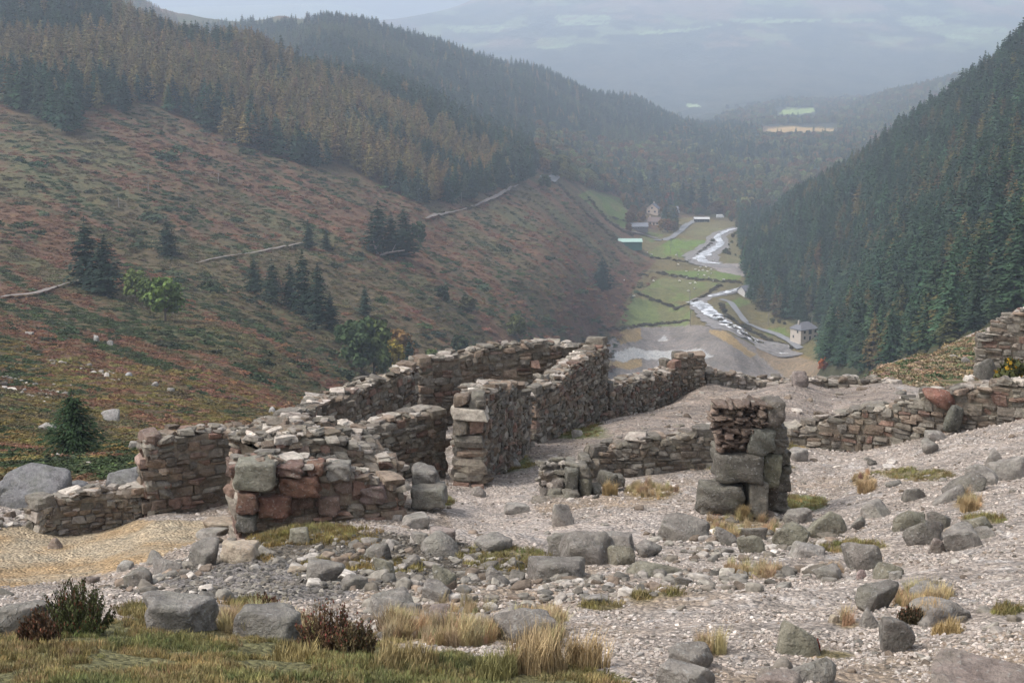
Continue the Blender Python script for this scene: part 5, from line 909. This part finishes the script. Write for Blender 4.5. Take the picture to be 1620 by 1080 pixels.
heather(520, 1030, 66, 104, (.115, .075, .042), 'red tinged heather bush right of the large grey boulders', (.17, .055, .045)); heather(565, 1040, 56, 70, (.12, .095, .05), 'smaller heather bush fading into the straw grass', (.15, .06, .04))
heather(415, 968, 26, 60, (.12, .07, .045), 'thin reddish heather sprig behind the flat topped boulder', (.18, .08, .05)); heather(1440, 985, 26, 44, (.06, .05, .03), 'dark heather tuft on the black mossy rock', (.12, .06, .04)); heather(1288, 1030, 16, 14, (.25, .06, .04), 'tiny red plant beside the blocky mossy boulder', (.3, .07, .05))
# small violet flower
p = hit(486, 1026, 4); r = empty('violet_flower', p); tag(r, 'single tiny violet flower in the foreground grass', 'flower'); M['violet'] = mat_plain('violet_petals', (.24, .18, .55), .1); M['stemg'] = mat_plain('green_stem', (.08, .12, .03), .1)
mk('stem', *tube([(0, 0, -.02), (.005, 0, .1)], [.002, .0015], 4), [M['stemg']], r); ps = []
for k in range(5): a = k*1.2566; c, s = math.cos(a), math.sin(a); ps.append((np.array([(0, 0, .1), (c*.012-s*.008, s*.012+c*.008, .11), (c*.024, s*.024, .106), (c*.012+s*.008, s*.012-c*.008, .11)]), np.array([[0, 1, 2, 3]])))
V, F = cat_mesh(ps); mk('petals', V+np.array([.005, 0, 0]), F, [M['violet']], r, sm=False)
# gorse with yellow flowers at the right edge
p = hit(1603, 606, 40, 80); s = p.y/FPX; V, F = dome(9, 26*s, 34*s, 1500, .07); r = empty('gorse_bush', p); tag(r, 'dark gorse bush with yellow flowers on the wall top at right', 'bush'); o = mk('foliage', V, F, [M['shrub']], r, sm=False); tint(o, (.06, .065, .025)); V, F = dome(10, 26.5*s, 34.5*s, 260, .05); o = mk('flowers', V, F, [M['shrub']], r, sm=False); tint(o, (.30, .18, .02))
# ================================================================ ROADS, STREAM, HOUSES IN THE VALLEY
def ribbon(name, pts_, w, mat, off=.25, kind='structure', label=None, cat=None, step=4., jag=0., ymin=120, width_px=None):
    Pp = []
    for (x0, y0), (x1, y1) in zip(pts_[:-1], pts_[1:]):
        k = max(2, int(math.hypot(x1-x0, (y1-y0)*2)/step))
        for i in range(k): Pp.append(hit(x0+(x1-x0)*i/k, y0+(y1-y0)*i/k, ymin, 2600, 320))
    Pp.append(hit(*pts_[-1], ymin, 2600, 320)); Q = np.array(Pp)
    for _ in range(2): Q[1:-1] = (Q[:-2]+2*Q[1:-1]+Q[2:])/4
    m = len(Q); T = np.gradient(Q[:, :2], axis=0); T /= np.linalg.norm(T, axis=1)[:, None]+1e-9; Nn = np.stack([-T[:, 1], T[:, 0]], 1); ws = np.interp(np.linspace(0, 1, m), np.linspace(0, 1, len(w)), w)/2 if hasattr(w, '__len__') else np.full(m, w/2)
    cols = 5; V = []
    for j in range(cols):
        f = j/(cols-1)*2-1; e = 1+(rng.normal(0, jag, m) if jag and abs(f) == 1 else 0); X = Q[:, 0]+Nn[:, 0]*ws*f*e; Y = Q[:, 1]+Nn[:, 1]*ws*f*e; V.append(np.stack([X, Y, H(X, Y)+off], 1))
    V = np.stack(V, 1); top = V.max(axis=1)[:, 2]; V[:, :, 2] = V[:, :, 2]*.5+top[:, None]*.5
    V = V.reshape(-1, 3); i = np.arange(m*cols).reshape(m, cols); F = np.stack([i[:-1, :-1], i[:-1, 1:], i[1:, 1:], i[1:, :-1]], 2).reshape(-1, 4)
    o = mk(name, V, F, [mat]); tag(o, label, cat, kind=kind); return o
M['tarmac'] = mat_plain('pale_worn_tarmac', (.20, .20, .205), .12, .3); M['track'] = mat_plain('track_gravel', (.20, .17, .15), .25, .6)
m, t, b = newmat('rocky_stream'); g = N(t, 'ShaderNodeNewGeometry').outputs['Position']; nz = noise(t, g, .28, 6, .7); c = ramp(t, nz, [(.40, (.17, .155, .145)), (.47, (.36, .35, .35)), (.52, (.8, .8, .82))]); t.links.new(c, b.inputs['Base Color'])
M['stream'] = m; M['rivbed'] = mat_plain('grey_river_cobbles', (.20, .185, .175), .4, .5)
m, t, b = newmat('white_water'); g = N(t, 'ShaderNodeNewGeometry').outputs['Position']; nz = noise(t, g, .2, 6, .7); c = ramp(t, nz, [(.45, (.13, .125, .12)), (.50, (.45, .45, .46)), (.58, (.8, .8, .82))]); t.links.new(c, b.inputs['Base Color']); b.inputs['Roughness'].default_value = .3; b.inputs['Specular IOR Level'].default_value = .6; M['white'] = m
ribbon('river_bed', [(1178, 458), (1150, 463), (1118, 470), (1102, 478), (1118, 494), (1140, 512), (1175, 530), (1215, 550), (1250, 566)], [5, 8, 9, 12, 15, 17, 18, 18, 14], M['rivbed'], .15, jag=.12)
ribbon('river', [(1178, 456), (1148, 464), (1120, 470)], [2.5, 4, 3], M['white'], .45, jag=.25); ribbon('river', [(1096, 477), (1105, 481), (1122, 494), (1138, 506), (1160, 518), (1182, 530)], [6, 8, 6, 5, 3.5, 2], M['white'], .45, jag=.25)
ribbon('river', [(1150, 514), (1185, 534), (1215, 549), (1248, 564)], [10, 9, 7, 5], M['stream'], .4, jag=.15)
ribbon('river_bed', [(1166, 360), (1146, 367), (1132, 376), (1136, 384), (1124, 394), (1108, 404), (1112, 416), (1135, 421), (1160, 423)], [8, 12, 14, 18, 22, 22, 18, 12, 10], M['rivbed'], .15, jag=.12)
ribbon('river', [(1168, 361), (1150, 366), (1138, 371), (1133, 378), (1142, 386), (1128, 395), (1112, 405), (1104, 410), (1118, 416), (1140, 418)], [3, 4, 5, 5, 6, 7, 8, 8, 5, 3], M['white'], .45, jag=.25)
ribbon('road', [(1140, 474), (1156, 479), (1168, 496), (1180, 512), (1205, 522), (1232, 531), (1250, 541), (1266, 553)], 3.6, M['tarmac'], .4); ribbon('road', [(1038, 381), (1060, 378), (1072, 370), (1084, 358), (1098, 350), (1108, 344)], 5, M['tarmac'], .4)
ribbon('road', [(672, 348), (690, 343), (708, 339), (735, 333), (762, 323), (790, 310), (806, 300), (820, 294)], [.6, 2.4, 1., .4, 2, 2.6, 2, 1], M['track'], .7); ribbon('road', [(858, 284), (868, 282), (884, 281), (872, 290)], 4, M['tarmac'], 1.)
ribbon('path', [(0, 474), (30, 470), (60, 467), (95, 455), (135, 443)], [.5, 1.5, 1.2, .4, .5], M['track'], .5); ribbon('path', [(310, 419), (335, 412), (370, 406), (400, 402), (440, 394), (480, 386)], [.3, .8, .4, .9, 1, .5], M['track'], .5); ribbon('path', [(985, 365), (1010, 370), (1040, 378)], 4, M['track'], .4)
def prism_roof(w, d, h0, h1, ov=.4, hip=0.):
    x, y = w/2+ov, d/2+ov; V = np.array([(-x, -y, h0), (x, -y, h0), (x, y, h0), (-x, y, h0), (-x+hip, 0, h1), (x-hip, 0, h1)], float); return V
def house(name, label, x, y, w, d, hw, hr, rz, wc, rc, hip=0., wins=(), door=None, chim=(), parts=None, ymin=400, cat='house'):
    p = hit(x, y, ymin, 2600, 400); r = empty(name, p, rz); tag(r, label, cat); mw = mat_plain(name+'_wall', wc, .08, 1); mr = mat_plain(name+'_roof', rc, .15, 2)
    V = np.array([(-w/2, -d/2, -1.5), (w/2, -d/2, -1.5), (w/2, d/2, -1.5), (-w/2, d/2, -1.5), (-w/2, -d/2, hw), (w/2, -d/2, hw), (w/2, d/2, hw), (-w/2, d/2, hw), (-w/2, 0, hw+(0 if hip else hr-.15)), (w/2, 0, hw+(0 if hip else hr-.15))]); me = bpy.data.meshes.new('wall')
    me.from_pydata([tuple(v) for v in V], [], [(0, 1, 5, 4), (2, 3, 7, 6), (1, 2, 6, 9, 5), (3, 0, 4, 8, 7)]); me.materials.append(mw); o = bpy.data.objects.new('wall', me); COL.objects.link(o); o.parent = r
    Rv = prism_roof(w, d, hw-.05, hw+hr, .45, hip); me = bpy.data.meshes.new('roof'); th = [tuple(v-np.array([0, 0, .25])) for v in Rv]
    me.from_pydata([tuple(v) for v in Rv]+th, [], [(0, 1, 5, 4), (2, 3, 4, 5), (1, 2, 5), (3, 0, 4), (7, 6, 10, 11), (9, 8, 11, 10), (8, 7, 11), (6, 9, 10), (0, 6, 7, 1), (1, 7, 8, 2), (2, 8, 9, 3), (3, 9, 6, 0)] if hip else [(0, 1, 5, 4), (2, 3, 4, 5), (6, 10, 11, 7), (8, 11, 10, 9), (0, 6, 7, 1), (2, 8, 9, 3), (1, 7, 11, 5), (5, 11, 8, 2), (3, 9, 10, 4), (4, 10, 6, 0)])
    me.materials.append(mr); o = bpy.data.objects.new('roof', me); COL.objects.link(o); o.parent = r
    for cx in chim: mk('chimney', *box((cx, 0, hw+hr), (.45, .35, 1.)), [mw], o, sm=False)
    gl = M.setdefault('pane', mat_plain('dark_window', (.03, .035, .04), .1, 1, rough=.3)); fr = M.setdefault('wframe', mat_plain('window_frame', (.5, .48, .46), .05))
    for (fx, fz, ww, wh, face) in wins:
        if face == 'f': c, hh = (fx, -d/2-.03, fz), (ww/2, .05, wh/2)
        else: c, hh = (w/2*(1 if face == 'r' else -1)+(.03 if face == 'r' else -.03), fx, fz), (.05, ww/2, wh/2)
        f = mk('window', *box(c, (hh[0]*1.0+(.09 if face == 'f' else 0), hh[1]+(0 if face == 'f' else .09), hh[2]+.09)), [fr], r, sm=False); c2 = (c[0], c[1]-.02, c[2]) if face == 'f' else (c[0]+(.02 if face == 'r' else -.02), c[1], c[2]); mk('pane', *box(c2, hh), [gl], f, sm=False)
    if door: mk('door', *box((door[0], -d/2-.06, 1.05), (.5, .05, 1.05)), [gl], r, sm=False)
    return r
house('stone_house', 'cream two storey house with grey hipped roof below the right forest', 1272, 536, 10.5, 8, 5.4, 3., .5, (.50, .44, .38), (.15, .15, .165), hip=3.6, wins=[(-3, 4.2, 1.1, 1.3, 'f'), (.2, 4., 1.9, 2., 'f'), (3.4, 4.2, 1.1, 1.3, 'f'), (-3, 1.5, 1.1, 1.4, 'f'), (3.2, 1.5, 1.2, 1.4, 'f'), (-1.5, 4.2, 1., 1.2, 'l'), (1.5, 1.5, 1., 1.3, 'l')], door=(.3,), chim=(-3.4,))
house('gabled_house', 'pink cream gabled house in the middle of the hamlet', 1033, 337, 7.5, 10, 4.0, 4.2, 1.25, (.50, .40, .33), (.14, .14, .16), wins=[(-2, 1.6, 1.2, 1.3, 'f'), (2, 1.6, 1.2, 1.3, 'f'), (0, 4.6, 1.4, 1.5, 'l'), (-2.5, 1.6, 1.5, 1.4, 'l'), (2.5, 1.6, 1.5, 1.4, 'l')], door=(0,), chim=(3,), ymin=560)
house('cottage', 'cottage with brown roof and pale gable just below the gabled house', 1036, 356, 10, 6, 3., 3.2, -.35, (.48, .38, .32), (.17, .13, .12), wins=[(-3, 1.6, 1.2, 1.3, 'f'), (2.6, 1.6, 1.2, 1.3, 'f'), (0, 1.6, 1.4, 1.3, 'r')], door=(0,), chim=(-4,), ymin=560)
house('outbuilding', 'long low outbuilding with blue grey roof behind the green shed', 1009, 363, 14, 7, 2.6, 2.4, .05, (.15, .14, .14), (.19, .20, .23), wins=[(-4, 1.5, 1.2, 1, 'f'), (0, 1.5, 1.2, 1, 'f'), (4, 1.5, 1.2, 1, 'f')], ymin=560, cat='outbuilding')
house('farm_shed', 'green metal farm shed with pale green roof left of the fields', 994, 391, 17, 9, 4.2, 1.6, 0.02, (.05, .13, .10), (.36, .50, .44), wins=[(-5, 1.8, 3, 3, 'f')], ymin=560, cat='shed')
house('white_cottage', 'small white house at the forest edge beside the stream', 1180, 468, 7, 6, 3.4, 2.6, .6, (.50, .48, .46), (.15, .15, .17), wins=[(-2, 1.7, 1, 1.2, 'f'), (2, 1.7, 1, 1.2, 'f')], door=(0,), ymin=560)
house('white_cottage', 'far white building among the valley woods above the hamlet', 1092, 265, 18, 8, 3.2, 2.4, -.2, (.62, .60, .60), (.4, .38, .38), wins=[(-4, 1.7, 1.4, 1.2, 'f'), (4, 1.7, 1.4, 1.2, 'f')], door=(0,), ymin=900)
house('stable', 'dark open stable with white roof edge at the end of the hamlet road', 1110, 351, 12, 5, 2.8, 1.2, 0, (.05, .05, .05), (.5, .5, .5), wins=[(-3, 1.4, 2, 1.8, 'f'), (3, 1.4, 2, 1.8, 'f')], ymin=560, cat='stable')
house('white_cottage', 'small pale cottage behind the gabled house beside the rusty tree', 1066, 336, 8, 6, 2.8, 2.4, .3, (.55, .52, .50), (.2, .2, .22), wins=[(-2, 1.6, 1, 1.1, 'f'), (2, 1.6, 1, 1.1, 'f')], door=(0,), ymin=560)
# white van
p = hit(1139, 345, 560, 2600); r = empty('white_van', p, .1); tag(r, 'white van parked on the grass at the far end of the hamlet', 'van'); M['whitep'] = mat_plain('white_paint', (.75, .75, .76), .04); M['rubber'] = mat_plain('rubber', (.03, .03, .03), .1)
pr = [(-3.2, .5), (3.2, .5), (3.4, 1.5), (2.4, 2.6), (1.9, 2.9), (-3.1, 2.9)]; V = np.array([(x, sy, z) for sy in (-1.1, 1.1) for x, z in pr]); me = bpy.data.meshes.new('body'); me.from_pydata([tuple(v) for v in V], [], [tuple(range(6)), tuple(range(11, 5, -1))]+[(i, i+6, (i+1) % 6+6, (i+1) % 6) for i in range(6)]); me.materials.append(M['whitep']); o = bpy.data.objects.new('body', me); COL.objects.link(o); o.parent = r
mk('windscreen', *box((2.85, 0, 2.0), (.35, 1.0, .4)), [M['pane']], r, sm=False)
for wx in (-2.1, 2.2):
    for wy in (-1, 1): V, F = tube([(wx, wy*1.0, .5), (wx, wy*1.2, .5)], [.5, .5], 12); mk('wheel', V, F, [M['rubber']], r)
# sheep
M['wool'] = mat_plain('wool', (.62, .60, .55), .1, 6); M['sface'] = mat_plain('sheep_face', (.12, .10, .09), .1)
def sheep_mesh():
    V, F, _ = stones([(0, 0, .62)], [(.55, .28, .30)], rotz(np.array([0.])), 6, 5, 3, tilt=.05, cuts=2, cd=(1.1, 1.3)); hd = stones([(.66, 0, .86)], [(.17, .10, .12)], rotz(np.array([0.])), 4, 5, 4, tilt=.05, cuts=2, cd=(1.1, 1.3)); nk = tube([(.4, 0, .7), (.62, 0, .86)], [.17, .11], 6)
    legs = [tube([(x, y, .5), (x+.02, y, .25), (x, y, 0)], [.07, .04, .035], 5) for x in (-.35, .33) for y in (-.14, .14)]; a = cat_mesh([(V, F), nk]); b = cat_mesh([hd[:2]]+legs); V, F = cat_mesh([a, b]); return mk('sheep', V, F, [M['wool'], M['sface']], mi=np.r_[np.zeros(len(a[1]), int), np.ones(len(b[1]), int)], link=False)
sm_ = sheep_mesh()
SHEEP = [(1100, 428), (1106, 430), (1104, 436), (1112, 429), (1119, 431), (1125, 434), (1108, 424), (1114, 437), (1121, 440), (1086, 431), (1073, 420), (1128, 446), (1145, 444), (1075, 446), (1086, 441), (1092, 450), (1100, 449), (1098, 458), (1089, 462), (1034, 446), (1128, 414), (1070, 405), (1031, 404), (1024, 401), (1125, 428), (1117, 424), (987, 445), (1003, 470)]
for i, (x, y) in enumerate(SHEEP):
    o = bpy.data.objects.new('sheep', sm_); COL.objects.link(o); o.location = hit(x, y, 560, 2600, 400); o.rotation_euler = (0, 0, i*2.1); o.scale = (1.25,)*3; tag(o, 'tiny white sheep grazing in the green fields of the valley', 'sheep', 'sheep in the valley fields')
# power poles
M['pole'] = mat_plain('weathered_pole', (.22, .20, .18), .15); M['wire'] = mat_plain('wire', (.14, .14, .15), .05)
POLES = [(1091, 486, 26, 'wooden power pole at the near corner of the middle field'), (1092, 516, 26, 'nearest power pole, between the lowest field and the tailings'), (1071, 422, 24, 'power pole between the two middle fields'), (1061, 400, 24, 'farthest power pole, in the upper field'), (1215, 516, 22, 'wooden pole by the forest edge near the house'), (1284, 520, 22, 'wooden pole behind the hipped roof house'), (730, 322, 18, 'pole standing beside the upper hillside road'), (440, 236, 12, 'thin pale pole at the edge of the larch wood'), (346, 290, 16, 'thin pale pole high on the open slope'), (188, 330, 18, 'thin pale pole above the dark conifers at left'), (235, 306, 18, 'thin pale pole between two others high on the slope')]
tops = {}
for x, y, h, lab in POLES:
    p = hit(x, y, 120, 2600, 400); hh = h*p.y/FPX; r = empty('power_pole', p); tag(r, lab, 'pole'); mk('post', *tube([(0, 0, -1), (0, 0, hh)], [.16, .12], 6), [M['pole']], r); tops[(x, y)] = p+Vector((0, 0, hh-.3))
    if y > 380: mk('crossbar', *box((0, 0, hh-.4), (.8, .06, .06)), [M['pole']], r, sm=False)
for a, b in (((1092, 516), (1091, 486)), ((1091, 486), (1071, 422)), ((1071, 422), (1061, 400))):
    A_, B_ = tops[a], tops[b]; L = [A_.lerp(B_, t)-Vector((0, 0, 2.2*4*t*(1-t))) for t in np.linspace(0, 1, 9)]; o = mk('power_line', *tube(L, [.035]*9, 4), [M['wire']]); tag(o, 'thin sagging power line over the edge %s' % {516: 'of the tailings and the lowest field', 486: 'of the lowest and middle fields', 422: 'of the middle and upper fields'}[a[1]], 'wire')
